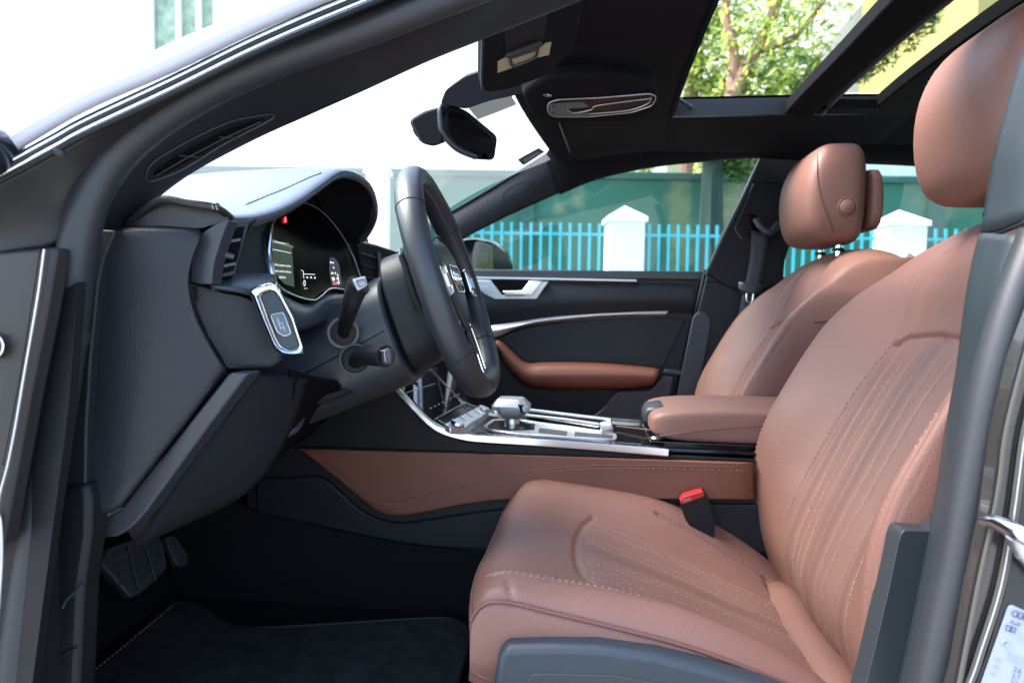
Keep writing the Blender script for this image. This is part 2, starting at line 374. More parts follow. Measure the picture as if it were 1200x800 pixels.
# gate pillars with pyramid caps
def pillar(cx, w, z, lab):
    c = FP+FD*cx; t = empty("gate_pillar", (c.x, c.y, 0)); rz = math.atan2(FD.y, FD.x); t.rotation_euler.z = rz; h = w/2
    obj("shaft", g_box((0, 0, (z-.14)/2), (w, w, z-.14)), MO["white"], t, bev=.012)
    e = h+.025; zz = z-.13
    obj("cap", ([(-e, -e, zz-.03), (e, -e, zz-.03), (e, e, zz-.03), (-e, e, zz-.03), (-e, -e, zz+.02), (e, -e, zz+.02), (e, e, zz+.02), (-e, e, zz+.02), (0, 0, z+.03)],
        [(3, 2, 1, 0), (0, 1, 5, 4), (1, 2, 6, 5), (2, 3, 7, 6), (3, 0, 4, 7), (4, 5, 8), (5, 6, 8), (6, 7, 8), (7, 4, 8)]), MO["white"], t, smooth=False)
    tag(t, lab, "pillar", "white gate pillars along the railing")
a = fpt(731, 290); b = fpt(1051, 300); c_ = fpt(443, 260)
ua, ub, uc = [(q-FP).dot(FD) for q in (a, b, c_)]
pillar(ua, .38, 1.97, "white square pillar with pointed cap seen through the passenger door window")
pillar(ub, .40, 1.97, "white square pillar with pointed cap seen between the two headrests")
pillar(uc, .22, 2.45, "slim tall white pillar seen through the windscreen above the dashboard hood")
def railing(x0, x1, lab):
    c = FP+FD*x0; t = empty("metal_railing", (c.x, c.y, 0)); t.rotation_euler.z = math.atan2(FD.y, FD.x); L = x1-x0
    obj("rail", g_box((L/2, 0, 1.69), (L, .022, .03)), MO["blue"], t); obj("rail", g_box((L/2, 0, .35), (L, .022, .03)), MO["blue"], t)
    n = int(L/.103)
    for i in range(n): obj("bar", g_box((.05+i*(L-.1)/max(1, n-1), -.016, .92), (.030, .014, 1.77)), MO["blue"], t, smooth=False)
    tag(t, lab, "railing", "blue railing sections")
railing(ua-1.9, ua-.22, "blue metal railing section in front of the far door mirror, left of the white pillar")
railing(ua+.22, ub-.24, "blue metal railing section between the two white pillars with pointed caps")
railing(ub+.24, ub+2.3, "blue metal railing section right of the pillar seen between the headrests")
# white house beyond the windscreen, with a window high up
hb = empty("white_house_or_sky_block", (-9, 12, 0)); HR = math.atan2(.12, 1)
obj("wall", g_box((0, 3, 5), (17, 6, 10)), MO["whitewall"], hb, smooth=False)
hw = PL(213, 34, V((0, 12-.0, 0)), V((0, 1, 0))); hx, hz = hw.x+9, hw.z
fr = obj("window", [g_box((hx+dx, -.05, hz), (.10, .10, 1.6)) for dx in (-.62, -.02, .42, .80)]+[g_box((hx+.09, -.05, hz+dz), (1.52, .101, .10)) for dz in (-.8, .8)], MO["wood"], hb, smooth=False)
obj("pane", g_box((hx+.09, -.012, hz), (1.4, .02, 1.55)), MO["pane"], fr, smooth=False)
tag(hb, "white house with a divided window, seen over the windscreen pillar", "house")
yb = empty("yellow_house", (14.7, 13, 0))
obj("wall", g_box((0, 3, 6), (15.2, 6, 12)), MO["yellow"], yb, smooth=False)
obj("wall_band", [g_box((0, -.03, z), (15.2, .06, .10)) for z in (7.9,)], MO["yellow"], yb, smooth=False)
obj("roof", g_box((0, 3, 12.15), (15.8, 6.6, .3)), MO["whitewall"], yb, smooth=False)
tag(yb, "pale yellow house wall seen through the rear sunroof opening", "house")
at_ = lambda x, y, Y: P(x, y, Y)
tb = empty("white_house_or_sky_block", (at_(880, 60, 20)).to_tuple()); tb.location.z = 0  # added white block, stands for bright sky between the leaves
obj("wall", g_box((0, 3, 8), (7.5, 6, 16)), MO["whitewall"], tb, smooth=False); obj("backdrop_rim", g_box((0, -.1, 15.8), (7.7, .2, .3)), MO["white"], tb, smooth=False)  # body and rim of the added white block
tag(tb, "added white block standing for bright sky behind the leaves in the front sunroof opening", "house")
lw = empty("low_white_building", P(1080, 300, 10.6)*1); lw.location.z = 0
obj("wall", g_box((.2, 1.5, 2.0), (3.6, 3, 4.0)), MO["whitewall"], lw, smooth=False); obj("flat_roof", g_box((.2, 1.5, 4.06), (3.8, 3.2, .12)), MO["white"], lw, smooth=False)
tag(lw, "low white building peeping over the green wall between the two headrests", "building")
# trees
def at(x, y, Y): return P(x, y, Y)
bl = []
for x, y, Y, r in ((870, 40, 10.4, 1.0), (905, 60, 10.2, .9), (840, 70, 10.8, .8), (935, 30, 10, .9), (900, -10, 10.4, 1.0), (860, -40, 10.6, 1.0), (960, -30, 10, .9), (915, 95, 10.1, .7),
                   (870, 105, 10.3, .6), (835, 105, 10.7, .5), (830, 20, 10.9, .6), (1000, -60, 9.8, .9), (940, 90, 9.9, .6), (845, 198, 9.7, .45), (870, 190, 9.6, .5), (868, 215, 9.5, .35), (735, 190, 10.6, .5), (700, 192, 10.8, .5)):
    bl.append((at(x, y, Y), (r, r*.8, r*.75)))
b0 = at(828, 330, 9.5); b0.z = 0
tree(b0, 6, .2, [([V((b0.x, b0.y, 0)), at(832, 210, 9.6), at(855, 120, 10), at(885, 60, 10.2), at(905, 20, 10.3), at(930, -60, 10.2)], [.17, .07]),
                 ([at(855, 120, 10), at(860, 60, 10.2), at(850, 10, 10.3), at(862, -60, 10.4)], [.10, .045]), ([at(885, 60, 10.2), at(935, 40, 10), at(985, -30, 9.9)], [.07, .03])],
     bl, 7600, .085, MO["bark"], [(LEAF[0], .40), (LEAF[1], .45), (LEAF[2], .15)], "leafy tree with reddish branches seen through the front sunroof opening")
b1 = at(812, 330, 10.6); b1.z = 0
tree(b1, 6, .2, [([V((b1.x, b1.y, 0)), at(805, 160, 10.7), at(818, 70, 10.8), at(812, -40, 10.9)], [.15, .06])],
     [(at(x, y, 10.8), (.6, .5, .5)) for x, y in ((812, 40), (800, 90), (825, -20), (790, 60))], 1600, .085, MO["bark"], [(LEAF[0], .6), (LEAF[1], .4)], "slim leafy tree left of the one with reddish branches")
# bough in front of the yellow wall
bl = [(at(x, y, 9.0), (r, r, r*.7)) for x, y, r in ((1010, 85, .18), (1030, 70, .25), (1050, 48, .32), (1070, 32, .30), (1085, 20, .22), (1000, 60, .25), (985, 70, .2), (1040, 30, .3), (1015, 50, .25), (1065, 8, .3), (1100, -10, .3), (1000, 90, .12))]
b2 = at(985, 340, 9.2); b2.z = 0
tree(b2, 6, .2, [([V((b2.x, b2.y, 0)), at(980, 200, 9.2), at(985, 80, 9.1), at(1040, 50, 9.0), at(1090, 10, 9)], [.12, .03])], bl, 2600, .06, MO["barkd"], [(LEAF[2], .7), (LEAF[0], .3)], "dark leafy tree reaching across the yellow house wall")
# a broad trunk between the railing and the wall, bark coloured dark to read as shade
def g_trunk(path, r, n=14):
    c = crv(path, 6); rings = []
    for k, p in enumerate(c):
        u = k/(len(c)-1); rings.append([p+V((math.cos(2*math.pi*i/n), math.sin(2*math.pi*i/n), 0))*r*(1.25-.5*u+.25*math.exp(-u*9))*(1+.12*math.sin(3*i+5*u)+random.uniform(-.06, .06)) for i in range(n)])
    return g_loft(rings)
p = at(829, 300, 8.0); p.z = 0; q = at(838, 160, 8.0)
t = empty("tree_trunk", p); obj("trunk", g_trunk([V((0, 0, 0)), (q-p)*.35+V((.05, 0, 0)), (q-p)*.7, q-p], .165), MO["barkd"], t)
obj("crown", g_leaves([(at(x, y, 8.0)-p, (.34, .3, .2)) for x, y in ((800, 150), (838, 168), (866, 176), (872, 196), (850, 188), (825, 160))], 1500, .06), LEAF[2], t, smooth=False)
tag(t, "broad dark tree trunk in front of the green wall, right of the white pillar", "tree")
# a cream house far behind the wall, and a bushy tree to the rear that the far mirror shows
ch = empty("cream_house", at(799, 300, 14)*1); ch.location.z = 0
obj("wall", g_box((0, .6, 2.3), (.52, 1.2, 4.6)), mat("cream wall", (.55, .54, .36), .8), ch, smooth=False); obj("roof", g_box((0, .6, 4.65), (.7, 1.4, .1)), MO["white"], ch, smooth=False)
tag(ch, "narrow cream building peeping over the green wall", "house")
tree((10, 3.2, 0), 5, .2, [([V((10, 3.2, 0)), V((10.1, 3.2, 2.5))], [.15, .08])], [(V((10+random.uniform(-1.2, 1.2), 3.2+random.uniform(-2.2, 2.2), 1.9+random.uniform(-1.3, 1.6))), (.9, .9, .8)) for _ in range(14)], 2600, .13, MO["bark"], [(LEAF[0], .5), (LEAF[1], .5)], "bushy green tree reflected in the far door mirror")
# ------------------------------------------------------------------ the car
car = empty("car"); tag(car, "dark grey car with its driver's side open, brown leather seats and black dashboard", "car")
# ------------------------------------------------------------------ body shell, pillars, roof
def ribbon(top, bot, n=5, bulge=0.0, mid=1):
    """surface between two pixel curves (x, y, Y); bulge pushes its middle towards -Y"""
    a, b = crv(px(top), n), crv(px(bot), n); m = max(len(a), len(b)); rows = []
    ra, rb = resample(a, m), resample(b, m)
    for p, q in zip(ra, rb):
        rows.append([p+(q-p)*(k/(mid+1))+V((0, -bulge*math.sin(math.pi*k/(mid+1)), 0)) for k in range(mid+2)])
    return rows
def resample(c, m):
    L = [0]
    for p, q in zip(c[:-1], c[1:]): L.append(L[-1]+(q-p).length)
    out = []; j = 0
    for i in range(m):
        s = L[-1]*i/(m-1)
        while j < len(L)-2 and L[j+1] < s: j += 1
        t = (s-L[j])/max(1e-9, L[j+1]-L[j]); out.append(c[j]+(c[j+1]-c[j])*t)
    return out
# painted roof rail above the door opening
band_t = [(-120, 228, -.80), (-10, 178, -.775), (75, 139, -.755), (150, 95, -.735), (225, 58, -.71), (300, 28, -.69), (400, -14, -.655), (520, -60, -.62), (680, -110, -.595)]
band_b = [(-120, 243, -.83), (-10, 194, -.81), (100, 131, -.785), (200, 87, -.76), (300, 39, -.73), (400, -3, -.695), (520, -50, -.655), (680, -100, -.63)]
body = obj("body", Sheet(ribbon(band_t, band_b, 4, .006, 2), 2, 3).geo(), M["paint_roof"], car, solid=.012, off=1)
def along(pts, r, mt, name, par, prof=None, n=5, ry=None):
    return obj(name, g_sweep(crv(px(pts), n), prof or circ(r, 8, ry), (0, -1, 0)), mt, par, ang=60)
def shiftc(pts, dy, dY=0): return [(x, y+dy, Y+dY) for x, y, Y in pts]
line_c = [(-120, 250, -.83), (-10, 200, -.812), (60, 163, -.797), (100, 141, -.785), (200, 94, -.76), (300, 45, -.73), (400, 2, -.695), (520, -45, -.655), (680, -95, -.63)]
along(shiftc(line_c, -4), .0009, M["dark"], "drip_moulding", body)
along(shiftc(line_c, 0), .0015, M["bright"], "chrome_strip", body)
along(shiftc(line_c, 5), .0019, M["gloss"], "drip_moulding", body)
along(shiftc(line_c, 10), .0018, M["bright"], "chrome_strip", body); along(shiftc(line_c, 12.5), .0010, M["dark"], "drip_moulding", body); along(shiftc(line_c, 14), .0012, M["silver"], "chrome_strip", body)
along(shiftc(line_c, 17), .0026, M["dark"], "drip_moulding", body)
# rubber-covered flange below it
fl_t = [(-120, 262, -.815), (-10, 214, -.800), (60, 176, -.785), (100, 155, -.775), (175, 117, -.755), (240, 88, -.735), (300, 58, -.72), (420, 5, -.68), (560, -45, -.64), (700, -85, -.62)]
fl_b = [(-120, 330, -.79), (-10, 300, -.775), (68, 288, -.752), (90, 242, -.742), (120, 198, -.73), (165, 150, -.718), (225, 112, -.70), (300, 78, -.675), (430, 32, -.64), (600, -25, -.61)]
pf = obj("pillar_flange", Sheet(ribbon(fl_t, fl_b, 4, -.012, 2), 2, 4).geo(), M["rubber2"], car, solid=.01, off=1)
along([(60, 176, -.792), (68, 178, -.795), (73, 182, -.792)], .004, M["rubber2"], "seal_end", pf)
# tubular door seal round the opening
seal_p = [(720, -70, -.60), (600, -30, -.615), (430, 34, -.648), (300, 80, -.685), (225, 116, -.708), (165, 156, -.724), (125, 198, -.736), (101, 248, -.744), (89, 305, -.748), (80, 385, -.750), (66, 480, -.752), (46, 615, -.755), (24, 760, -.758), (14, 850, -.758)]
sp = crv(px(seal_p), 6)
ds = obj("door_seal", g_sweep(sp, [(a*(.9), b) for a, b in circ(.0185, 16)], (0, -1, 0)), M["rubber"], car, ang=80)
i0 = min(range(len(sp)), key=lambda i: (sp[i]-P(79, 388, -.75)).length)
obj("seal_joint", g_sweep(sp[i0:i0+2], circ(.0190, 16, .0188), (0, -1, 0)), M["rubber"], ds)
# interior trim of the windscreen pillar
tr_t = [(88, 275, -.728), (112, 250, -.722), (130, 212, -.714), (170, 168, -.702), (235, 124, -.684), (310, 96, -.664), (430, 50, -.628), (565, 4, -.600), (680, -45, -.580), (800, -90, -.57)]
tr_b = [(135, 276, -.688), (152, 264, -.672), (188, 230, -.655), (230, 200, -.635), (300, 163, -.605), (360, 136, -.58), (430, 105, -.555), (500, 73, -.53), (565, 47, -.51), (680, 2, -.49)]
pt = obj("pillar_trim", Sheet(ribbon(tr_t, tr_b, 4, .010, 3), 2, 4).geo(), M["soft"], car, solid=.012, off=1)
hp = hitter(pt)
vent = rnd(crv2([(170, 206), (178, 190), (215, 167), (268, 142), (308, 134), (320, 134), (314, 141), (262, 168), (215, 197), (183, 210), (173, 211)], 3, True), 2)
vb = on(hp, vent, .0014)
def g_patch(pts):
    c = sum(pts, V())/len(pts); n = len(pts); return [c]+pts, [(0, i+1, (i+1) % n+1) for i in range(n)]
pv = obj("pillar_vent", g_hitpatch(hp, vent, .0012), M["dark"], pt)
obj("vent_rim", g_tube(vb+[vb[0]], .0009, 5, (0, -1, 0)), M["satin"], pv)
slot = on(hp, crv2([(179, 204), (184, 196), (222, 172), (268, 149), (306, 138), (300, 144), (262, 163), (216, 190), (190, 203)], 3, True), .0014)
obj("vent_slot", g_hitpatch(hp, crv2([(179, 204), (184, 196), (222, 172), (268, 149), (306, 138), (300, 144), (262, 163), (216, 190), (190, 203)], 3, True), .0022), M["frame"], pv)
obj("vent_slat", [g_tube(on(hp, a, .0034), .0008, 5, (0, -1, 0)) for a in ([(181, 204), (215, 184), (262, 159), (304, 140)],)]+[g_tube(on(hp, a, .0036), .0008, 5, (0, 0, 1)) for a in ([(208, 180), (232, 182)], [(255, 158), (279, 159)])], M["satin"], pv)
# left edge: fender flange, hinge gap, open door edge
fen = obj("hinge_panel", g_plate([(-60, 300), (66, 289), (54, 360), (36, 450), (16, 560), (2, 640), (-60, 660)], -.80, .02), M["panel"], body, bev=.004)
obj("hinge_panel_lower", g_plate([(-60, 600), (10, 590), (60, 350), (92, 330), (80, 480), (30, 860), (-60, 860)], -.772, .01), M["dark"], body)
al = lambda pts, r, mt, nm, ry=None: along([(x, y, -.803) for x, y in pts], r*.7, mt, nm, body, ry=ry)
al([(52, 292), (44, 350), (30, 430), (18, 500), (9, 545), (-2, 590), (-2, 640)], .0015, M["silver"], "edge_moulding")
al([(47, 292), (38, 350), (25, 430), (12, 500), (3, 545)], .0009, M["dark"], "panel_gap")
al([(-4, 600), (1, 612), (2, 660), (-3, 730)], .002, M["silver"], "edge_moulding")
obj("sealer_dab", g_ell(P(51, 318, -.79), (.004, .003, .019), rot=Matrix.Rotation(R(8), 3, 'Y')), M["sealer"], body)
obj("round_badge", [g_disc(P(-9, 405, -.804), (0, -1, 0), .0115, .002, 28)], M["panel"], body); obj("badge_ring", [g_torus(P(-9, 405, -.806), (0, 1, 0), .0105, .0009, 28, 6)], M["bright"], body)
dm = obj("door_mirror", g_ell(P(-42, 170, -.83), (.026, .05, .022), rot=Matrix.Rotation(R(12), 3, 'Y'), e=.7), M["paint_navy"], car)
tag(dm, "driver's door mirror, only its dark edge showing")
# front wing, bonnet and rocker outside the frame's left edge
obj("front_wing", g_prism([V(p) for p in ((-.62, -.815, .28), (-.62, -.80, .93), (-.95, -.80, 1.0), (-1.35, -.81, .95), (-2.0, -.78, .82), (-2.05, -.78, .55), (-1.85, -.80, .50), (-1.72, -.81, .66), (-1.5, -.815, .72), (-1.28, -.815, .66), (-1.14, -.815, .45), (-1.1, -.815, .28))], (0, .03, 0)), M["paint"], body, bev=.008)
obj("front_wing", g_prism([V((x, -y, z)) for x, y, z in ((-.62, -.815, .28), (-.62, -.80, .93), (-.95, -.80, 1.0), (-1.35, -.81, .95), (-2.0, -.78, .82), (-2.05, -.78, .55), (-1.85, -.80, .50), (-1.72, -.81, .66), (-1.5, -.815, .72), (-1.28, -.815, .66), (-1.14, -.815, .45), (-1.1, -.815, .28))], (0, -.03, 0)), M["paint"], body, bev=.008)
obj("bonnet", g_sheet([[V((x, y, z-.05*(abs(y)/.8)**3)) for y in (-.79, -.5, -.2, 0, .2, .5, .79)] for x, z in ((-1.06, 1.0), (-1.3, .985), (-1.7, .93), (-2.05, .83))], 3, 3), M["paint"], body, solid=.01, off=-1)
# kick panel beside the dashboard
obj("kick_panel", merge([g_prism(px([(112, 268), (135, 270), (122, 300), (115, 330), (106, 420), (101, 500), (100, 570), (98, 606), (70, 575), (84, 480), (97, 380), (107, 300)], -.722), (0, .03, 0))]), M["soft"], car, bev=.002)
kl = obj("sill_trim", merge([g_prism(px([(68, 572), (100, 566), (104, 585), (104, 625), (95, 690), (90, 800), (86, 860), (18, 860), (45, 700)], -.728), (0, .03, 0))]), M["dark"], car, bev=.006)
obj("trim_clip", g_tube(crv(px([(73, 712), (78, 702), (92, 690), (96, 684)], -.7285), 4), .0016, 6), M["satin"], kl)
obj("trim_seam", g_tube(px([(68, 769), (90, 758)], -.729), .0012, 6), M["dark"], kl)
# ---------------- rear door pillar on the near side
upper = obj("pillar_trim", g_sheet([[P(1163, 275, -.655), P(1185, 270, -.690), P(1216, 259, -.735), P(1271, 250, -.76)], [P(1174, 200, -.645), P(1198, 195, -.68), P(1226, 190, -.72), P(1281, 180, -.75)],
        [P(1189, 140, -.635), P(1213, 130, -.67), P(1246, 120, -.71), P(1301, 110, -.74)], [P(1213, 60, -.62), P(1233, 50, -.655), P(1266, 40, -.70), P(1321, 30, -.73)], [P(1251, -20, -.60), P(1271, -30, -.64), P(1301, -40, -.68), P(1351, -50, -.71)]], 4, 4), M["bplas"], car, solid=.01, off=1)
low = [(1161, 276), (1150, 325), (1142, 375), (1135, 430), (1126, 480), (1119, 520), (1112, 570), (1103, 615), (1092, 670), (1080, 730), (1065, 800), (1052, 870)]
rows = []
for i, (x, y) in enumerate(low):
    rows.append([P(x, y, -.650), P(x+7, y-1, -.668), P(x+22, y, -.692), P(x+34, y+1, -.712), P(x+52, y+2, -.722)])
lowt = obj("pillar_trim", g_sheet(rows, 4, 4), M["bplas"], car, solid=.01, off=1)
obj("trim_seam", g_tube(px([(1152, 277, -.651), (1174, 272, -.69), (1200, 262, -.737)]), .0018, 6), M["dark"], lowt)
# tubular seal of the same opening, rear side
rs = [(1290, 90, -.71), (1255, 180, -.722), (1222, 270, -.733), (1192, 350, -.738), (1168, 430, -.741), (1150, 510, -.743), (1135, 590, -.745), (1118, 680, -.747), (1098, 770, -.749), (1080, 860, -.75)]
obj("door_seal", g_sweep(crv(px(rs), 6), [(a, b) for a, b in circ(.0165, 16)], (0, -1, 0)), M["rubber"], car, ang=80)
# belt anchor cover with its stepped top
obj("belt_cover", g_prism(rpx := px(rnd([(1058, 621), (1088, 622), (1097, 617), (1110, 600), (1120, 640), (1090, 780), (1080, 860), (995, 870), (1016, 795), (1040, 695), (1053, 632)], 5), -.655), (0, .03, 0)), M["bplas"], car, bev=.004, seg=3)
# painted pillar outside the seal
bp = obj("pillar_panel", g_plate([(1330, 40), (1400, 40), (1400, 880), (1100, 880), (1125, 790), (1143, 690), (1160, 610), (1175, 505), (1195, 420), (1240, 300)], -.785, .02), M["paint_in"], body, bev=.003)
e1 = [(1240, 290), (1205, 400), (1179, 500), (1171, 560), (1162, 610), (1145, 687), (1124, 795), (1105, 880)]
e2 = [(1225, 420), (1203, 500), (1194, 560), (1187, 610), (1172, 690), (1150, 760), (1136, 800), (1100, 880)]
along([(x, y, -.789) for x, y in e1], .0026, M["edge"], "edge_moulding", bp); along([(x-4.5, y, -.790) for x, y in e1], .0009, M["dark"], "panel_gap", bp)
for d in (-4, 0, 4): along([(x+d, y, -.789) for x, y in e2], .0010, M["edge"] if d else M["silver"], "edge_moulding", bp)
obj("pillar_recess", g_plate([(1400, 450), (1232, 430), (1209, 505), (1200, 560), (1193, 612), (1178, 694), (1157, 765), (1142, 805), (1108, 880), (1400, 880)], -.789, .006), M["paint_navy"], body)
st_ = obj("door_striker", g_sweep(crv(px([(1157, 611, -.79), (1166, 612, -.80), (1185, 619, -.815), (1205, 629, -.825), (1225, 640, -.825)]), 4), circ(.0065, 10, .005), (0, -1, 0)), M["chrome"], body, ang=80)
obj("striker_post", g_sweep(crv(px([(1190, 625, -.812), (1196, 640, -.806), (1212, 662, -.80), (1230, 690, -.79)]), 4), circ(.007, 10), (0, -1, 0)), M["chrome"], st_, ang=80)
lb = obj("label_sticker", g_plate(rnd([(1183, 707), (1260, 742), (1225, 880), (1122, 880)], 6), -.7905, .0008), M["label"], body, smooth=False)
la = obj
def text(s, x, y, Y, h, mt, par, dx=(1, 0), dy=(0, 1), name="lettering", plane=None, thick=.0003, align='LEFT', sx=1):
    """lettering: (x, y) anchor pixel, h cap height in pixels, dx / dy pixel directions of the writing, on the plane Y or a given plane"""
    cu_ = bpy.data.curves.new(name, 'FONT'); cu_.body = s; cu_.size = 1; cu_.align_x = align
    tmp = bpy.data.objects.new(name, cu_); COL.objects.link(tmp); dg = bpy.context.evaluated_depsgraph_get(); me = bpy.data.meshes.new_from_object(tmp.evaluated_get(dg))
    bpy.data.objects.remove(tmp)
    q = (lambda a, b: P(a, b, Y)) if plane is None else (lambda a, b: PL(a, b, *plane))
    o = q(x, y); ex = (q(x+dx[0]*10, y+dx[1]*10)-o)/10; ey = (o-q(x+dy[0]*10, y+dy[1]*10))/10
    k = h/.7
    for v in me.vertices: v.co = o+ex*(v.co.x*k*sx)+ey*(v.co.y*k)
    me.materials.clear(); me.materials.append(mt); ob = bpy.data.objects.new(name, me); COL.objects.link(ob); ob.parent = par
    return ob
D1, D2 = (.93, .30), (-.28, .96)
rg = []
for k in range(4):
    c = P(1190+k*6.2, 719+k*2.0, -.7912); rg.append(g_torus(c, (0, 1, 0), .0024, .00035, 22, 6))
obj("ring_emblem", rg, M["ink"], lb)
text("Audi", 1183, 730, -.7912, 5, M["ink"], lb, D1, D2)
obj("book_symbol", [g_tube(px([(1180+a, 732+b) for a, b in q]+[(1180+q[0][0], 732+q[0][1])], -.7912), .00035, 5) for q in ([(0, 0), (5, 1.7), (3.4, 7.5), (-1.6, 6)], [(6, 2), (11, 3.6), (9.3, 9.3), (4.2, 7.8)])], M["ink"], lb)
text("i", 1186, 740, -.7912, 5, M["ink"], lb, D1, D2)
for s, x, y, h, mt in (("Tyre pressure", 1195, 745, 3, "inklt"), ("bar / psi", 1194, 750, 3, "inklt"), ("2.6  38", 1187, 786, 6, "ink"), ("2.7  39", 1185, 794, 6, "ink"), ("2.8  41", 1183, 802, 6, "ink"), ("235/55 R18", 1180, 768, 4, "inklt"), ("245/45 R19", 1179, 774, 4, "inklt")):
    text(s, x, y, -.7912, h, M[mt], lb, D1, D2)
for k in range(3): text("0000"[:3] , 1166-k*3, 774+k*8, -.7912, 4, M["inklt"], lb, D1, D2)
obj("round_symbol", g_torus(P(1178, 753, -.7912), (0, 1, 0), .0022, .0006, 20, 6), M["inklt"], lb)

# ---------------- roof: headliner with the sunroof opening
def rz(X, Y): return 1.392-.022*max(0, (.17-X)/.3)**1.3*1.6-.055*(abs(Y)/.62)**2.6-.012*max(0, X-.5)
def roofpatch(x0, x1, y0, y1, nx=6, ny=10, dz=0): 
    return [[(x0+(x1-x0)*i/nx if not callable(x0) else 0, y0+(y1-y0)*j/ny, rz(x0+(x1-x0)*i/nx, y0+(y1-y0)*j/ny)+dz) for j in range(ny+1)] for i in range(nx+1)]
# windscreen header curves back towards the sides
def hx0(Y): return -.178+.055*(abs(Y)/.53)**2+.085*max(0, min(1, (-.03-Y)/.2))
front = []
for i in range(9):
    r = []
    for j in range(17):
        Y = -.585+1.17*j/16; a = hx0(Y); X = a+(.172-a)*i/8; r.append((X, Y, rz(X, Y)))
    front.append(r)
SR = (.172, .425, .36)          # sunroof: front edge, rear edge, half width
hl = obj("headliner", [g_sheet(front, 2, 2), g_sheet(roofpatch(.172, .72, .36, .60, 8, 5), 2, 2), g_sheet(roofpatch(.172, .72, -.60, -.36, 8, 5), 2, 2), g_sheet(roofpatch(.72, 1.9, -.60, .60, 8, 10), 2, 2)], M["headliner"], car, solid=.03, off=1, sharp=False)
# lip round the opening, crossbeam, rear frame
lip_pts = [V((.178, y, rz(.178, y)+.012)) for y in np.linspace(-.36, .34, 12)]
sf = obj("sunroof_frame", g_prism([V((x, .352, rz(x, .36)-.004)) for x in np.linspace(.172, .72, 10)]+[V((x, .352, rz(x, .36)+.035)) for x in np.linspace(.72, .172, 10)], (0, .012, 0)), M["soft"], car)
obj("side_lip", g_prism([V((x, -.364, rz(x, .36)-.004)) for x in np.linspace(.172, .72, 10)]+[V((x, -.364, rz(x, .36)+.035)) for x in np.linspace(.72, .172, 10)], (0, .012, 0)), M["soft"], sf)
obj("front_lip", g_sweep([V((.170, y, rz(.17, y)+.012)) for y in np.linspace(-.36, .352, 14)], [(-.004, -.016), (.004, -.016), (.004, .02), (-.004, .02)], (0, 0, 1)), M["headliner"], sf)
bm_ = obj("cross_beam", g_sweep([V((.462+.012*math.sin((y+.36)/.72*3), y, rz(.46, y)+.014)) for y in np.linspace(-.38, .352, 14)], [(-.040, -.022), (.025, -.026), (.040, -.012), (.034, .012), (-.036, .012)], (0, 0, 1)), M["frame"], sf, bev=.004)
obj("blind_rail", g_tube([V((.508, y, rz(.5, y)-.004)) for y in np.linspace(-.36, .352, 8)], .008, 8, (0, 0, 1)), M["dark"], sf)
obj("rear_frame", g_sweep([V((.655, y, rz(.65, y)+.006)) for y in np.linspace(-.36, .352, 10)], [(-.045, -.018), (.060, -.02), (.060, .012), (-.045, .012)], (0, 0, 1)), M["frame"], sf, bev=.004)
obj("side_frame", g_prism([V((.50, .345, 1.372)), V((.62, .345, 1.368)), V((.62, .345, 1.388)), V((.50, .345, 1.392))], (0, -.05, 0)), M["frame"], sf)
obj("wind_deflector", g_tube(crv([V((.176, .30, 1.40)), V((.19, .33, 1.402)), V((.215, .345, 1.392))], 5), .005, 8, (0, 0, 1)), M["satin"], sf)
# painted roof skin above the headliner
skin = []
obj("roof_glass", g_sheet([[(x, y, rz(x, y)+.050) for y in np.linspace(-.37, .37, 7)] for x in (.44, .55, .735)], 2, 2), M["roofglass"], sf, sharp=False)
obj("roof_skin", [g_sheet([[(x, y, rz(x, y)+.045) for y in np.linspace(-.62, .62, 9)] for x in (-.10, .0, .10, .165)], 2, 2), g_sheet([[(x, y, rz(x, y)+.045) for y in (.365, .45, .55, .63)] for x in np.linspace(.165, .73, 5)], 2, 2),
     g_sheet([[(x, y, rz(x, y)+.045) for y in (-.63, -.55, -.45, -.365)] for x in np.linspace(.165, .73, 5)], 2, 2), g_sheet([[(x, y, rz(x, y)+.045) for y in np.linspace(-.63, .63, 9)] for x in np.linspace(.73, 1.95, 6)], 2, 2)], M["paint"], body)
# far roof rail (above the passenger's window), pillar and grab recess
rail_t = [(600, 118, .50), (650, 128, .50), (700, 132, .50), (760, 134, .47), (820, 140, .47), (900, 142, .47), (1000, 146, .47), (1080, 150, .47), (1200, 160, .47), (1400, 175, .47)]
rail_b = [(545, 279, .672), (600, 251, .66), (655, 226, .648), (700, 208, .638), (760, 195, .628), (820, 188, .622), (890, 183, .618), (1000, 189, .615), (1070, 192, .612), (1200, 200, .61), (1400, 215, .61)]
rail_m = [(522, 255, .655), (565, 225, .638), (640, 180, .605), (690, 160, .57), (760, 155, .56), (820, 155, .55), (900, 158, .545), (1000, 163, .545), (1075, 166, .545), (1200, 175, .54), (1400, 190, .54)]
rows = []
for t_, m_, b_ in list(zip(rail_t, rail_m, rail_b)):
    rows.append([P(*t_), (P(*t_)+P(*m_))/2+V((0, .006, .008)), P(*m_), (P(*m_)+P(*b_))/2+V((0, -.008, 0)), P(*b_), P(*b_)+V((0, .03, 0))])
rr = obj("roof_rail", g_sheet(rows[2:], 5, 4), M["headliner"], car, solid=.012, off=1)
hr_ = hitter(rr)
obj("grab_recess", g_tube(on(hr_, crv2([(752, 186), (752, 172), (758, 166), (800, 160), (840, 158), (849, 163), (850, 172), (846, 180)], 4), .0012), .0018, 6, (0, -1, 0)), M["dark"], rr)
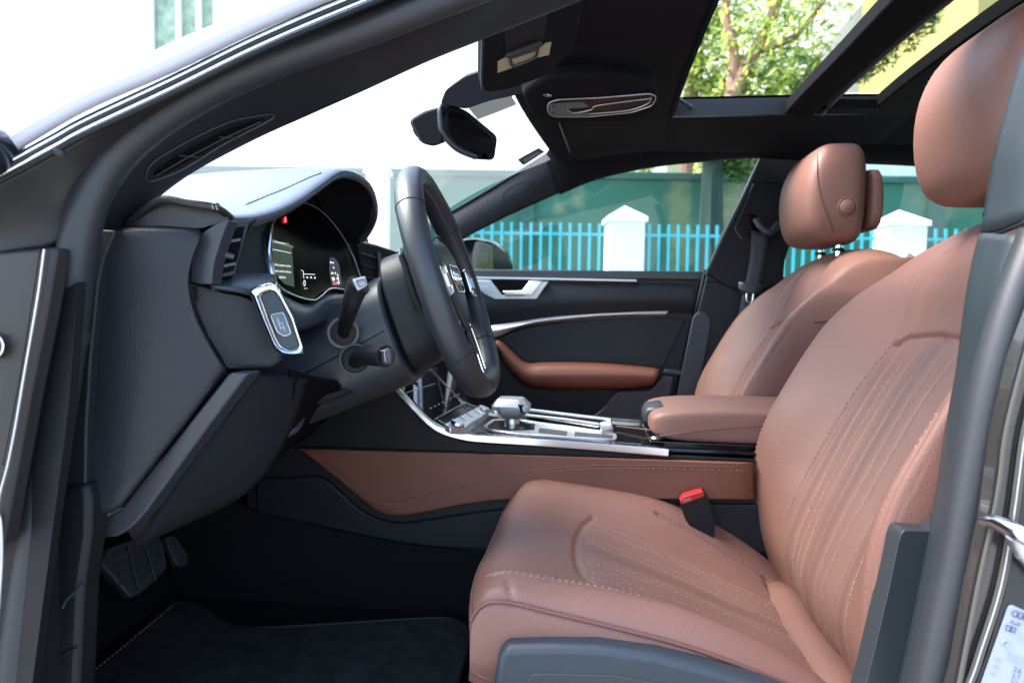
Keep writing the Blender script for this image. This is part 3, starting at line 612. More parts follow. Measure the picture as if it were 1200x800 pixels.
# far windscreen pillar
pr_t = [(505, 266, .69), (523, 252, .68), (560, 230, .665), (600, 206, .645), (640, 181, .612)]
pr_b = [(530, 290, .69), (545, 279, .675), (572, 265, .668), (600, 251, .66), (656, 226, .649)]
pa = obj("pillar_trim", Sheet(ribbon(pr_t, pr_b, 4, .012, 3), 2, 3).geo(), M["soft"], car, solid=.012, off=1)
h2 = hitter(pa)
ab_ = on(h2, crv2([(592, 238), (590, 228), (600, 218), (618, 212), (624, 216), (625, 226), (612, 236), (600, 244)], 4, True), .0010)
obj("airbag_flap", g_tube(ab_+[ab_[0]], .0009, 5, (0, -1, 0)), M["dark"], pa)
obj("windscreen_seal", g_tube(crv(px([(x, y, Y-.004) for x, y, Y in pr_t[:5]]), 4), .004, 6, (0, -1, 0)), M["gloss"], pa)
# windscreen
bot = [V((-1.02+.30*(abs(y)/.66)**2.2, y, 1.00-.0*(abs(y)))) for y in np.linspace(-.70, .70, 13)]
top = [V((hx0(y*.86)-.03, y*.86, rz(hx0(y*.86), y*.86)+.018)) for y in np.linspace(-.70, .70, 13)]
rows = [[b+(t-b)*k+V((-.03*math.sin(math.pi*k), 0, .035*math.sin(math.pi*k))) for b, t in zip(bot, top)] for k in (0, .25, .5, .75, 1)]
wsS = Sheet(rows, 5, 3); wsc = obj("windscreen", wsS.geo(), M["wind"], car, sharp=False)
hw_ = hitter(wsc)
# dotted band and sensor cover at the head of the windscreen
obj("shade_band", g_sheet([[V((hx0(y*.86)-.03-dx, y*.86, rz(hx0(y*.86), y*.86)+.016-dz)) for y in np.linspace(-.02, .24, 7)] for dx, dz in ((-.012, -.004), (.03, .012), (.076, .028))], 2, 2), M["frit"], wsc)
sk = on(hw_, [(607, 186), (612, 179), (632, 171), (637, 173), (636, 178), (614, 190)], .003)
sti = obj("inspection_sticker", g_patch(on(hw_, rnd([(606, 186), (631, 172), (638, 177), (613, 193)], 2), .003)), M["ink"], wsc, smooth=False)
obj("sticker_print", g_patch(on(hw_, [(612, 186), (630, 176), (633, 178), (615, 189)], .004)), M["inklt"], sti, smooth=False)
# sun visor, driver's side
vp0 = P(565, 45, -.36); vn = V((.35, -.25, -.80)).normalized()
def VP(pts): return [PL(x, y, vp0, vn) for x, y in pts]
sv = obj("sun_visor", g_prism(VP(rnd([(565, 36), (600, -20), (700, -45), (672, 62), (640, 90), (600, 105), (568, 110), (564, 100)], 7)), vn*-.022), M["headliner"], car, bev=.005, seg=3)
sv["label"] = "driver's sun visor with a cream label and pull tab"
obj("visor_edge", g_tube(crv(VP([(566, 40), (565, 70), (564.5, 98), (567, 107)]), 4), .0022, 6), M["satin"], sv)
vn2 = vn*.0012
vl = obj("visor_label", g_prism([p+vn2 for p in VP([(583, 72), (592, 67), (600, 65), (632, 55), (640, 50), (646, 49), (643, 64), (625, 68), (603, 78), (583, 85)])], vn*-.001), M["tan"], sv, smooth=False)
obj("mirror_cover", g_prism([p+vn*.003 for p in VP(rnd([(590, 35), (641, 15), (637, 46), (615, 53), (592, 60)], 3))], vn*-.003), M["soft"], sv, bev=.001)
obj("pull_tab", g_sweep(crv([p+vn*.006 for p in VP([(596, 62), (598, 72), (602, 74), (620, 67), (627, 62), (630, 49)])], 3), circ(.0022, 6), vn), M["satin"], sv)
obj("tab_lip", g_prism([p+vn*.010 for p in VP([(590, 60), (632, 44), (635, 47), (624, 55), (600, 63), (592, 63)])], vn*-.006), M["satin"], sv, bev=.001)
# passenger's visor, folded against the roof
pv0 = P(690, 150, .36); pn = V((.25, -.05, -.95)).normalized()
s2 = obj("sun_visor", g_prism([PL(x, y, pv0, pn) for x, y in rnd([(655, 140), (668, 180), (725, 172), (731, 138), (700, 132)], 4)], pn*-.018), M["headliner"], car, bev=.004)
s2["label"] = "passenger's sun visor folded against the roof"
obj("visor_edge", g_tube([PL(x, y, pv0-pn*-.001, pn) for x, y in ((655, 144), (661, 160), (668, 179))], .0016, 6), M["satin"], s2)
# overhead console
oc0 = P(702, 125, 0); on_ = V((.30, -.35, -.88)).normalized()
def OC(pts, l=0): return [PL(x, y, oc0, on_)+on_*l for x, y in pts]
oc = obj("overhead_console", g_prism(OC(rnd([(612, 110), (640, 92), (700, 86), (770, 96), (775, 130), (740, 145), (650, 146), (625, 140)], 10)), on_*-.03), M["headliner"], car, bev=.008, seg=3)
ring = rnd([(641, 119), (652, 115), (700, 113), (762, 108), (769, 112), (764, 122), (740, 130), (690, 135), (648, 135), (641, 130)], 5)
pl_ = obj("lamp_panel", g_prism(OC(ring, .004), on_*-.004), M["gloss"], oc, bev=.001)
obj("lamp_rim", g_tube(OC(ring+[ring[0]], .004), .0012, 6, on_), M["silver"], pl_)
obj("lamp_lens", g_prism(OC(rnd([(642, 120), (682, 117), (690, 123), (664, 125), (668, 130), (692, 130), (690, 134), (650, 134), (643, 129)], 3), .0055), on_*-.002), M["bluelens"], pl_, smooth=False)
obj("lamp_switch", g_tube(OC(crv2([(664, 126), (672, 130), (692, 126), (700, 121), (762, 113)], 3), .0055), .0011, 6, on_), M["silver"], pl_)
obj("lamp_lens", g_tube(OC(crv2([(690, 131), (735, 127), (758, 119), (762, 112)], 3), .0055), .0012, 6, on_), M["silver"], pl_)
obj("microphone", g_ell(OC([(641, 110.5)], .003)[0], (.008, .008, .003), 16, 8), M["bright"], oc)
obj("lamp_button", [g_ell(OC([q], .007)[0], (.0025, .0025, .0015), 10, 6) for q in ((648, 122), (648, 129))], M["dark"], pl_)
# rear-view mirror with its sensor housing
rm = obj("rear_view_mirror", [g_loft([[PL(x, y, P(540, 160, .0)+V((0, d, 0)), V((.5, -.8, 0))) for x, y in rnd(q, 6)] for d, q in (
        (.012, [(524, 130), (548, 136), (576, 160), (574, 178), (545, 174), (524, 155)]),
        (0, [(516, 124), (525, 121), (547, 130), (583, 160), (579, 188), (558, 187), (533, 177), (516, 156)]),
        (-.008, [(519, 126), (527, 123), (548, 132), (581, 161), (578, 187), (558, 186), (535, 175), (519, 156)]))])], M["dark"], car, ang=50)
obj("mirror_edge", g_tube([PL(x, y, P(540, 160, 0)+V((0, -.006, 0)), V((.5, -.8, 0))) for x, y in crv2([(525, 123), (517, 125), (516, 140), (519, 156), (535, 174), (558, 184)], 5)], [.006, .0075, .0078, .0075, .006, .005, .0045]+[.0060]*24, 10, (0, -1, 0)), M["satin"], rm)
obj("mirror_glass", g_prism([PL(x, y, P(540, 160, 0)+V((0, -.0105, 0)), V((.5, -.8, 0))) for x, y in rnd([(526, 129), (546, 136), (577, 162), (574, 181), (558, 179), (540, 170), (526, 155)], 6)], (.0, .003, .0)), M["gloss"], rm)
obj("sensor_housing", g_loft([[P(x, y, Y) for x, y in q] for Y, q in ((-.03, rnd([(482, 142), (500, 132), (516, 127), (518, 165), (506, 170), (495, 166)], 5)), (.02, rnd([(480, 141), (498, 130), (522, 124), (524, 166), (508, 172), (494, 168), (485, 157)], 5)), (.07, rnd([(485, 141), (500, 132), (520, 127), (520, 162), (506, 168)], 5)))]), M["headliner"], rm, bev=.004)
obj("mirror_foot", g_loft([[P(x, y, Y) for x, y in q] for Y, q in ((-.05, rnd([(516, 122), (522, 106), (545, 90), (568, 82), (640, 96), (622, 108), (575, 118), (545, 128), (528, 124)], 4)), (.06, rnd([(516, 122), (524, 104), (548, 86), (570, 80), (640, 92), (622, 104), (575, 116), (545, 126), (528, 124)], 4)))]), M["headliner"], rm, bev=.004)
# ------------------------------------------------------------------ the two front seats (one design, copied)
def polydist(pts, poly):
    d = np.full(len(pts), 9.0)
    for a, b in zip(poly[:-1], poly[1:]):
        a = np.array(a); ab = np.array(b)-a; t = np.clip(((pts-a)@ab)/max(ab@ab, 1e-12), 0, 1)
        d = np.minimum(d, np.linalg.norm(pts-a-t[:, None]*ab, axis=1))
    return d
def inpoly(pts, poly):
    x, y = pts[:, 0], pts[:, 1]; r = np.zeros(len(pts), bool); n = len(poly)
    for i in range(n):
        (x1, y1), (x2, y2) = poly[i], poly[i-1]
        if y1 != y2: r ^= ((y1 > y) != (y2 > y)) & (x < (x2-x1)*(y-y1)/(y2-y1)+x1)
    return r
def mirror2(l): return [(-a, b) for a, b in l]
class Pad(Sheet):
    """seat pad: sheet + grooves along seams + perforated insert; a and b are the two flat coordinates of the pattern"""
    def __init__(s, rows, nu, nv, ax, facing):
        super().__init__(rows, nu, nv); s.ax = ax
        if (s.n @ np.array(facing)).mean() < 0: s.n = -s.n
        s.face = (s.n @ np.array(facing)) > .12
    def ab(s): return s.g[..., s.ax].reshape(-1, 2)
    def groove(s, poly, depth=.003, wd=.004):
        d = polydist(s.ab(), poly).reshape(s.face.shape); k = depth*np.exp(-(d/wd)**2)*s.face
        s.g = s.g-s.n*k[..., None]
    def puff(s, poly, h, soft=.03):
        a = s.ab(); ins = inpoly(a, poly); d = polydist(a, poly+[poly[0]]); k = np.where(ins, h*(1-np.exp(-(d/soft)**2)), 0).reshape(s.face.shape)*s.face
        s.g = s.g+s.n*k[..., None]
    def wear(s, spots, amp):
        """gentle unevenness everywhere, small wrinkles around a few spots"""
        q = s.ab(); x, y = q[:, 0], q[:, 1]
        k = .00035*(np.sin(31*x+17*y+1)+np.sin(-23*x+37*y+2)+np.sin(53*x-11*y))
        for a, b, r in spots:
            d2 = ((x-a)**2+(y-b)**2)/r**2; k = k+amp*np.exp(-d2)*np.sin(260*(.5*(x-a)+.86*(y-b))+6*np.sin(30*x))
        s.g = s.g+s.n*(k.reshape(s.face.shape)*s.face)[..., None]
    def at(s, a, b):
        q = s.ab(); d = (q[:, 0]-a)**2+(q[:, 1]-b)**2+np.where(s.face.reshape(-1), 0, 9); idx = np.argsort(d)[:4]
        wt = 1/(d[idx]+1e-8); wt /= wt.sum()
        p = (s.g.reshape(-1, 3)[idx]*wt[:, None]).sum(0); return p, s.n.reshape(-1, 3)[idx[0]]
    def curve(s, poly, step=.006, lift=.0):
        out = []
        for a, b in zip(poly[:-1], poly[1:]):
            L = math.hypot(b[0]-a[0], b[1]-a[1]); m = max(1, int(L/step))
            for k in range(m): out.append((a[0]+(b[0]-a[0])*k/m, a[1]+(b[1]-a[1])*k/m))
        out.append(poly[-1]); pts = []
        for q in out:
            p, n = s.at(*q); pts.append((V(p)+V(n)*lift, V(n)))
        return pts
    def stitches(s, poly, pitch=.0065, ln=.0042, r=.00055, lift=.0003):
        c = s.curve(poly, .004, lift); geos = []; acc = 0
        for (p, n), (q, n2) in zip(c[:-1], c[1:]):
            acc += (q-p).length
            if acc >= pitch:
                acc = 0; t = (q-p).normalized(); geos.append(g_stitch(q, t, n, ln, r))
        return geos
def g_stitch(p, t, n, ln, r):
    s = t.cross(n).normalized()*r*1.3; u = n.normalized()*r; h = t*(ln/2)
    return [p-h-u, p+s*1-u-h*.6, p+h-u, p-s-u-h*.6, p-h*.6+u, p+h*.6+u], [(0, 1, 4), (1, 2, 5), (1, 5, 4), (2, 3, 5), (3, 4, 5), (3, 0, 4)]
def pad_object(name, pad, insert, stripes, parent, root_mats):
    ob = obj(name, pad.geo(), root_mats[0], parent, sharp=False)
    me = ob.data; me.materials.append(root_mats[1]); ab = pad.ab()
    inside = inpoly(ab, insert) & pad.face.reshape(-1)
    uv = me.uv_layers.new(name="UVMap"); loops = np.zeros(len(me.loops), dtype=np.int32); me.loops.foreach_get("vertex_index", loops)
    uv.data.foreach_set("uv", ab[loops].reshape(-1).astype(np.float32))
    h = np.zeros(len(ab))
    for poly, hw in stripes: h = np.maximum(h, np.clip((hw-polydist(ab, poly))/.004, 0, 1))
    at = me.attributes.new("holes", 'FLOAT', 'POINT'); at.data.foreach_set("value", h.astype(np.float32))
    for p in me.polygons:
        if all(inside[i] for i in p.vertices): p.material_index = 1
    return ob
def sym(vals): return vals+vals[-2::-1]

# cushion: columns run from the near skirt over the bolster to the middle and back down; rows from the front lip to the back
cy = [-.248, -.258, -.252, -.228, -.195, -.155, -.105, -.05, 0]
C_ROWS = [  # x, edge set-back, width factor, z per column
    (-.118, .036, .96, [.506, .506, .507, .508, .508, .508, .508, .508, .508]),
    (-.145, .030, .98, [.507, .512, .520, .525, .527, .528, .528, .528, .528]),
    (-.150, .022, 1.0, [.506, .528, .556, .565, .566, .564, .562, .560, .560]),
    (-.134, .014, 1.0, [.502, .535, .588, .598, .597, .592, .587, .584, .583]),
    (-.098, .004, 1.0, [.497, .536, .598, .612, .609, .599, .592, .589, .588]),
    (-.035, 0, 1.0, [.467, .530, .589, .607, .603, .590, .582, .578, .577]),
    (.035, 0, 1.0, [.465, .525, .577, .600, .594, .576, .563, .558, .556]),
    (.105, 0, 1.0, [.460, .515, .563, .589, .578, .555, .540, .535, .533]),
    (.180, 0, 1.0, [.450, .500, .540, .562, .550, .526, .511, .506, .504]),
    (.250, 0, 1.0, [.430, .470, .512, .525, .514, .495, .484, .480, .478]),
    (.310, 0, .99, [.41, .435, .470, .482, .475, .463, .457, .455, .454]),
    (.345, 0, .98, [.40, .415, .440, .448, .444, .438, .434, .433, .432])]
def cushion_rows():
    rows = []
    for x, sb, wf, z in C_ROWS:
        r = []
        zz = sym(z)
        for i, y in enumerate(cy+[-q for q in cy[-2::-1]]):
            e = (abs(y)/.258)**3.2
            r.append((x+sb*e, y*wf, zz[i]))
        rows.append(r)
    return rows
cu = Pad(cushion_rows(), 18, 20, [1, 0], (0, 0, 1)); cu.face = cu.n[..., 2] > .25
ci_side = [(-.132, .002), (-.128, .06), (-.118, .14), (-.108, .22), (-.10, .30)]
ci_arc = [(-.132, .002), (-.10, -.012), (-.05, -.020), (0, -.022), (.05, -.020), (.10, -.012), (.132, .002)]
c_insert = ci_arc+mirror2(ci_side)[1:]+ci_side[:0:-1]
c_seam = [(-.196, -.118), (-.197, -.06), (-.192, .03), (-.186, .11), (-.178, .19), (-.168, .27), (-.160, .32)]
c_rear = [(-.165, .285), (-.10, .293), (0, .295), (.10, .293), (.165, .285)]
c_front = [(-.196, -.118), (-.205, -.108), (-.225, -.092), (-.252, -.085)]
cu.puff(c_insert, .003, .02)
for sgn in (1, -1):
    m = (lambda l: l) if sgn == 1 else mirror2
    cu.groove(m(c_seam if sgn == 1 else c_seam[3:]), .0048, .0036); cu.groove(m(c_front), .0018 if sgn == 1 else .001, .004); cu.groove(m(ci_side), .0018, .005)
cu.wear([(-.215, .285, .035)], .0010); cu.groove(ci_arc, .0045, .0035); cu.groove(c_rear, .005, .006)
c_lines = [[(a, -.012), (a*.98, .06), (a*.86, .18), (a*.76, .29)] for a in (-.105, -.085, -.045, -.028, .028, .045, .085, .105)]
for ln in c_lines: cu.groove(ln, .0016, .0028)
cu.normals(); cu.n *= np.sign((cu.n[..., 2]).mean())
# backrest: columns from the near back edge round the bolster to the middle; rows from the bottom over the shoulder
by = [-.225, -.252, -.264, -.263, -.249, -.205, -.150, -.10, -.05, 0]
def brow(z, edge, pip, side, crest, shoulder, valley, ins, wf=1.0, dz=0):
    xs = [edge, (edge+pip)/2+.002, pip, side, crest, shoulder, valley, ins+.004, ins, ins-.001]
    return z, wf, xs, dz
B_ROWS = [
    brow(.425, .43, .395, .355, .330, .330, .334, .335, .96),
    brow(.480, .41, .37, .330, .308, .310, .314, .315, .98),
    brow(.545, .40, .355, .308, .286, .291, .298, .303, 1.0),
    brow(.615, .40, .350, .300, .278, .288, .308, .322, 1.0),
    brow(.680, .41, .362, .306, .281, .297, .334, .350, 1.0),
    brow(.740, .435, .385, .324, .299, .318, .362, .378, 1.0),
    brow(.800, .465, .430, .352, .330, .352, .392, .409, .995),
    brow(.860, .505, .485, .386, .364, .390, .428, .444, .985),
    brow(.905, .54, .530, .416, .394, .420, .450, .464, .965),
    brow(.960, .585, .575, .458, .438, .450, .468, .478, .93),
    brow(1.005, .62, .605, .502, .478, .483, .493, .500, .885, .0),
    brow(1.038, .635, .62, .540, .516, .517, .522, .527, .83, .0),
    brow(1.056, .645, .635, .575, .557, .557, .560, .563, .79, .0),
    brow(1.060, .655, .648, .615, .605, .605, .608, .612, .76, .0),
    brow(1.040, .668, .664, .658, .655, .655, .656, .656, .74, .0),
    brow(.95, .678, .676, .674, .672, .672, .672, .672, .78, .0)]
def back_rows():
    rows = []
    for z, wf, xs, dz in B_ROWS:
        xx = xs+xs[-2::-1]; r = []
        for i, y in enumerate(by+[-q for q in by[-2::-1]]):
            drop = .030*(abs(y)/.26)**2.5*max(0, min(1, (z-.93)/.08))
            r.append((xx[i], y*wf, z-drop))
        rows.append(r)
    return rows
ba = Pad(back_rows(), 14, 18, [1, 2], (-1, 0, 0)); ba.face = (ba.n @ np.array((-.85, 0, .5))) > .25
bi_side = [(-.128, .470), (-.132, .56), (-.134, .66), (-.131, .76), (-.126, .84), (-.118, .868)]
bi_top = [(-.118, .868), (-.10, .879), (-.05, .884), (0, .886), (.05, .884), (.10, .879), (.118, .868)]
b_insert = bi_side+bi_top[1:]+mirror2(bi_side)[-2::-1]
b_up = [(-.118, .868), (-.119, .90), (-.120, .94), (-.119, .975), (-.105, 1.0), (-.085, 1.02)]
b_bottom = [(-.235, .475), (-.15, .470), (0, .470), (.15, .470), (.235, .475)]
ba.puff(b_insert, .004, .022)
for sgn in (1, -1):
    m = (lambda l: l) if sgn == 1 else mirror2
    ba.groove(m(bi_side), .003, .004); ba.groove(m(b_up), .003, .003)
ba.wear([], 0); ba.groove(bi_top, .006, .004)
b_lines = [[(a, .868), (a, .75), (a*.96, .64), (a*.90, .55), (a*.86, .475)] for a in (-.098, -.062, -.034, .034, .062, .098)]
b_mid = [(0, .884), (0, .72), (0, .56), (0, .475)]
for ln in b_lines: ba.groove(ln, .0017, .0028)
ba.groove(b_mid, .0025, .004)
b_out = [(-.244, .50), (-.250, .55), (-.253, .60), (-.253, .66), (-.252, .72), (-.250, .78), (-.247, .82)]
for sgn in (1, -1): ba.groove(b_out if sgn == 1 else mirror2(b_out), .0022, .003)
ba.normals()
if (ba.n @ np.array((-1, 0, 0)))[20:90, 100:200].mean() < 0: ba.n = -ba.n

def superring(z, xf, xb, hw, e=.44, n=36, sh=0):
    out = []; cx, rx = (xf+xb)/2, (xb-xf)/2
    for i in range(n):
        a = 2*math.pi*i/n; sp = lambda v: math.copysign(abs(v)**e, v)
        out.append((cx+rx*sp(math.cos(a)), hw*sp(math.sin(a)), z+sh*math.cos(a)))
    return out
def build_seat():
    root = obj("front_seat", [
        g_loft([[(x, y, z) for x, y in ((-.07, -.20), (.36, -.22), (.36, .22), (-.07, .20))] for z in (.30, .47)]),
        g_sheet([[(.43, y*.25/.25, .43), (.47, y, .55), (.49, y*1.02, .70), (.56, y*.98, .86), (.655, y*.9, .97), (.672, y*.75, 1.03)] for y in (-.23, -.22, -.12, 0, .12, .22, .23)], 3, 3),
        g_sheet([[(.40, s*.235, .42), (.40, s*.245, .55), (.415, s*.25, .70), (.50, s*.248, .86), (.60, s*.22, .97)] and
                 [(.44, s*.225, .42), (.46, s*.228, .55), (.48, s*.228, .70), (.55, s*.225, .86), (.63, s*.20, .97)] for s in (-1, 1)], 1, 4)],
        M["dark"])
    c = pad_object("cushion", cu, c_insert, [([(0, -.01), (0, .29)], .014)], root, (M["leather"], M["perf"]))
    b = pad_object("backrest", ba, b_insert, [(b_mid, .022), ([(-.112, .84), (-.112, .5)], .008), ([(.112, .84), (.112, .5)], .008)], root, (M["leather"], M["perf"]))
    # rolled leather between the cushion and the backrest
    obj("rear_roll", g_sheet([[(x+.004*abs(y)/.2, y, z-.026*(abs(y)/.215)**4) for y in (-.215, -.18, -.12, -.05, 0, .05, .12, .18, .215)] for x, z in ((.268, .455), (.276, .474), (.292, .484), (.312, .483), (.336, .470), (.35, .445))], 5, 4), M["leather"], root, ang=80)
    # headrest
    hr = [superring(*a) for a in ((1.067, .505, .560, .085), (1.070, .485, .573, .106), (1.081, .468, .582, .119), (1.102, .456, .587, .128), (1.140, .448, .590, .132), (1.185, .446, .590, .133),
                                  (1.225, .452, .590, .132), (1.252, .463, .588, .127), (1.274, .476, .583, .118), (1.288, .492, .573, .104), (1.292, .512, .560, .080))]
    h = obj("headrest", g_loft(hr), M["leather"], root, ang=80, sub=1)
    obj("headrest_cover", g_loft([superring(*a, e=.5) for a in ((1.098, .592, .615, .095), (1.105, .588, .624, .113), (1.16, .588, .628, .118), (1.225, .588, .622, .113), (1.235, .592, .612, .095))]), M["leather"], root, ang=80, sub=1)
    # the seam that separates the face of the headrest from its side, on both sides and over the top
    ht = hitlocal(hr)
    seam = []
    for z in np.linspace(1.085, 1.268, 22):
        k = (z-1.085)/(1.268-1.085); seam.append((.516-.052*math.sin(k*math.pi*.62)+.012*k, z))
    pipes = []; st = []
    for s in (-1, 1):
        pts = [ht(x, s, z) for x, z in seam]; pts = [p for p in pts if p]
        pipes.append(g_tube([p for p, n in pts], .0016, 6))
        for dx in (-.006, .007):
            q = [ht(x+dx, s, z) for x, z in seam]; q = [a for a in q if a]; acc = 0
            fine = crv([p for p, n in q], 6)
            for a, bb in zip(fine[:-1], fine[1:]):
                acc += (bb-a).length
                if acc > .0062: acc = 0; st.append(g_stitch(bb+V((0, s*.0006, 0)), (bb-a).normalized(), V((-.3, s, 0)).normalized(), .0042, .0006))
    obj("headrest_button", merge([g_disc((.538, -.1305, 1.143), (0, -1, 0), .0165, .0035, 28), g_torus((.538, -.131, 1.143), (0, 1, 0), .0195, .0022, 30, 6)]), M["leather"], root, ang=60)
    obj("headrest_post", g_tube([(.545, -.062, 1.0), (.545, -.062, 1.09)], .0065, 14, (1, 0, 0)), M["bright"], root)
    obj("headrest_post", g_tube([(.545, .062, 1.0), (.545, .062, 1.09)], .0065, 14, (1, 0, 0)), M["bright"], root)
    for s in (-1, 1): obj("post_collar", g_disc((.545, s*.062, 1.053), (0, 0, 1), .013, .007, 16), M["dark"], root)
    # piping: outer edge of the cushion, of the front lip and of the backrest
    nu, nv = 18, 20
    g = cu.g
    def rowcurve(grid, j, a, b, lift=0, n=None): return [V(p)+V(q)*lift for p, q in zip(grid[a:b, j], n[a:b, j])]
    jp = 2*nv
    lip = [V(p)+V(q)*.0005 for p, q in zip(g[int(2.6*nu), jp:-jp:3], cu.n[int(2.6*nu), jp:-jp:3])]
    pp = []
    for j in (jp, g.shape[1]-1-jp): pp.append(g_tube(rowcurve(g, j, int(2.6*nu), g.shape[0]-2*nu, .001, cu.n)[::3], .0027, 8))
    pp.append(g_tube(lip, .0022, 8))
    gb = ba.g; nb = 14
    bp_ = [g_tube(rowcurve(gb, j, 1*nb, 11*nb, .0005, ba.n)[::3], .0024, 8, (1, 0, 0)) for j in (2*18, gb.shape[1]-1-2*18)]
    t_ = BVHTree.FromPolygons([V(p) for p in gb.reshape(-1, 3)], [tuple(f) for f in ba.geo()[1]])
    for s in (-1, 1):       # the seam that runs from the bolster edge round to the side piping under the shoulder
        ln = [t_.ray_cast(V((x, s*.5, z)), V((0, -s, 0)))[0] for x, z in ((.440, .893), (.475, .897), (.505, .900), (.530, .905))]
        ln = [q+V((0, s*.0004, 0)) for q in ln if q is not None]
        if len(ln) > 1: bp_.append(g_tube(crv(ln, 5), .0013, 6))
    obj("piping", merge(pp), M["seam"], root, ang=80); obj("back_piping", merge(bp_), M["dseam"], root, ang=80); add_geo(h, merge(pipes), M["seam"])
    # stitching
    stc, stb = [], []
    for s in (1, -1):
        m = (lambda l: l) if s == 1 else mirror2
        for d in (-.0075, .0075): stc += cu.stitches([(a+d, x) for a, x in m(c_seam if s == 1 else c_seam[3:])], .0058, .0036, .0005)
        stb += ba.stitches([(a-.004*(1 if a < 0 else -1)*-1, z) for a, z in m(b_out)], .0062, .0042, .0007)
        stb += ba.stitches([(a-.006*(1 if a < 0 else -1), z) for a, z in m(bi_side)], .0062, .0042, .0006)
    fc, fb2 = [], []
    for l in c_lines: fc += cu.stitches(l, .0050, .0042, .00048, .0006)
    for l in b_lines: fb2 += ba.stitches(l, .0050, .0042, .00048, .0006)
    add_geo(c, merge(stc), M["thread"]); add_geo(c, merge(fc), M["thread2"]); add_geo(b, merge(stb), M["thread"]); add_geo(b, merge(fb2), M["thread2"]); add_geo(h, merge(st), M["thread"])
    # side trim in hard plastic, both flanks, with the switch panel
    for s in (-1, 1):
        y = -.278*(1 if s < 0 else -1)
        pts = [p-V((0, -.37, 0)) for p in px([(578, 800), (584, 768), (592, 758), (640, 757), (700, 758), (770, 768), (830, 783), (900, 803), (960, 830), (960, 930), (590, 930)], -.648)]
        pts = [V((p.x, y, p.z)) for p in pts]
        obj("side_trim", g_prism(pts, (0, .03*(1 if s < 0 else -1), 0)), M["seatplas"], root, bev=.008, seg=4)
        ins = [p-V((0, -.37, 0)) for p in px([(618, 797), (625, 789), (640, 788), (720, 790), (790, 802), (860, 822), (880, 900), (615, 900)], -.648)]
        ins = [V((p.x, y-.0015*(1 if s < 0 else -1), p.z)) for p in ins]
        obj("switch_panel", g_prism(ins, (0, .003*(1 if s < 0 else -1), 0)), M["satin"], root, bev=.001)
    return root
def hitlocal(rings):
    v, f = g_loft(rings); t = BVHTree.FromPolygons([V(p) for p in v], f)
    def h(x, s, z):
        l, n, i, d = t.ray_cast(V((x, s*.4, z)), V((0, -s, 0)))
        return None if l is None else (l, n)
    return h
def copy_tree(o, parent=None):
    c = o.copy(); COL.objects.link(c); c.parent = parent
    for ch in o.children: copy_tree(ch, c)
    return c
seat = build_seat(); seat.parent = car; seat.location = (0, -.37, 0); seat["label"] = "driver's brown leather seat, nearest"
seat2 = copy_tree(seat, car); seat2.location = (0, .37, 0); seat2["label"] = "passenger's brown leather seat on the far side"
# ------------------------------------------------------------------ dashboard
prof = [(-.50, .995), (-.485, .95), (-.475, .90), (-.49, .80), (-.53, .72), (-.60, .66), (-.95, .64), (-1.05, .97)]
dash = obj("dashboard", [g_prism([V((x, -.635, z)) for x, z in prof], (0, 1.32, 0))], M["soft"], car, bev=.01)
# end panel that the open door shows
cap = crv2([(136, 271), (150, 265.5), (190, 266), (226, 268)], 4)+[(233, 269), (236.5, 273)]+crv2([(236, 277), (227, 300), (222.5, 330), (231, 370), (250, 408), (261, 426)], 4)+[(265, 433), (264, 438)]+[(203, 516), (143, 593), (132, 600)]+crv2([(126, 602), (112, 604.5), (101, 606)], 3)+crv2([(101, 560), (103, 470), (109, 370), (117, 312), (124, 290)], 4)
def gblend(pts, Ys, t): return g_prism([P(x, y, Ys(x, y)) for x, y in pts], (0, t, 0))
rows = []
for k in range(9):
    u = k/8; r = []
    le = crv2([(136, 270), (120, 305), (110, 370), (104, 470), (101, 560), (101, 606)], 4); ri = crv2([(237, 271), (223, 320), (232, 372), (263, 434), (205, 514), (131, 602)], 4)
    for (x0, y0), (x1, y1) in zip(le, ri):
        yy = -.708+.045*u**2+.012*math.exp(-(u/.1)**2)
        r.append(P(x0+(x1-x0)*u, y0+(y1-y0)*u, yy))
    rows.append(r)
def fillsheet(outline, Yf, n=26):
    """a gently curved face inside a pixel outline: concentric rings towards the middle"""
    cx = sum(p[0] for p in outline)/len(outline); cy_ = sum(p[1] for p in outline)/len(outline); N = len(outline); vs = []; fs = []
    rings = [1, .985, .95, .85, .7, .5, .28, .1]
    for k, s in enumerate(rings):
        for x, y in outline:
            a, b = cx+(x-cx)*s, cy_+(y-cy_)*s; vs.append(P(a, b, Yf(a, b)+(.010 if k == 0 else (.003 if k == 1 else 0))))
    for k in range(len(rings)-1):
        for i in range(N): fs.append((k*N+i, k*N+(i+1) % N, (k+1)*N+(i+1) % N, (k+1)*N+i))
    fs.append(tuple(range((len(rings)-1)*N, len(rings)*N))); return vs, fs
capY = lambda x, y: -.712+.030*max(0, (x-130)/130)**2
ec = obj("end_panel", fillsheet(cap, capY), M["plastic"], dash, solid=.02, off=-1, ang=60)
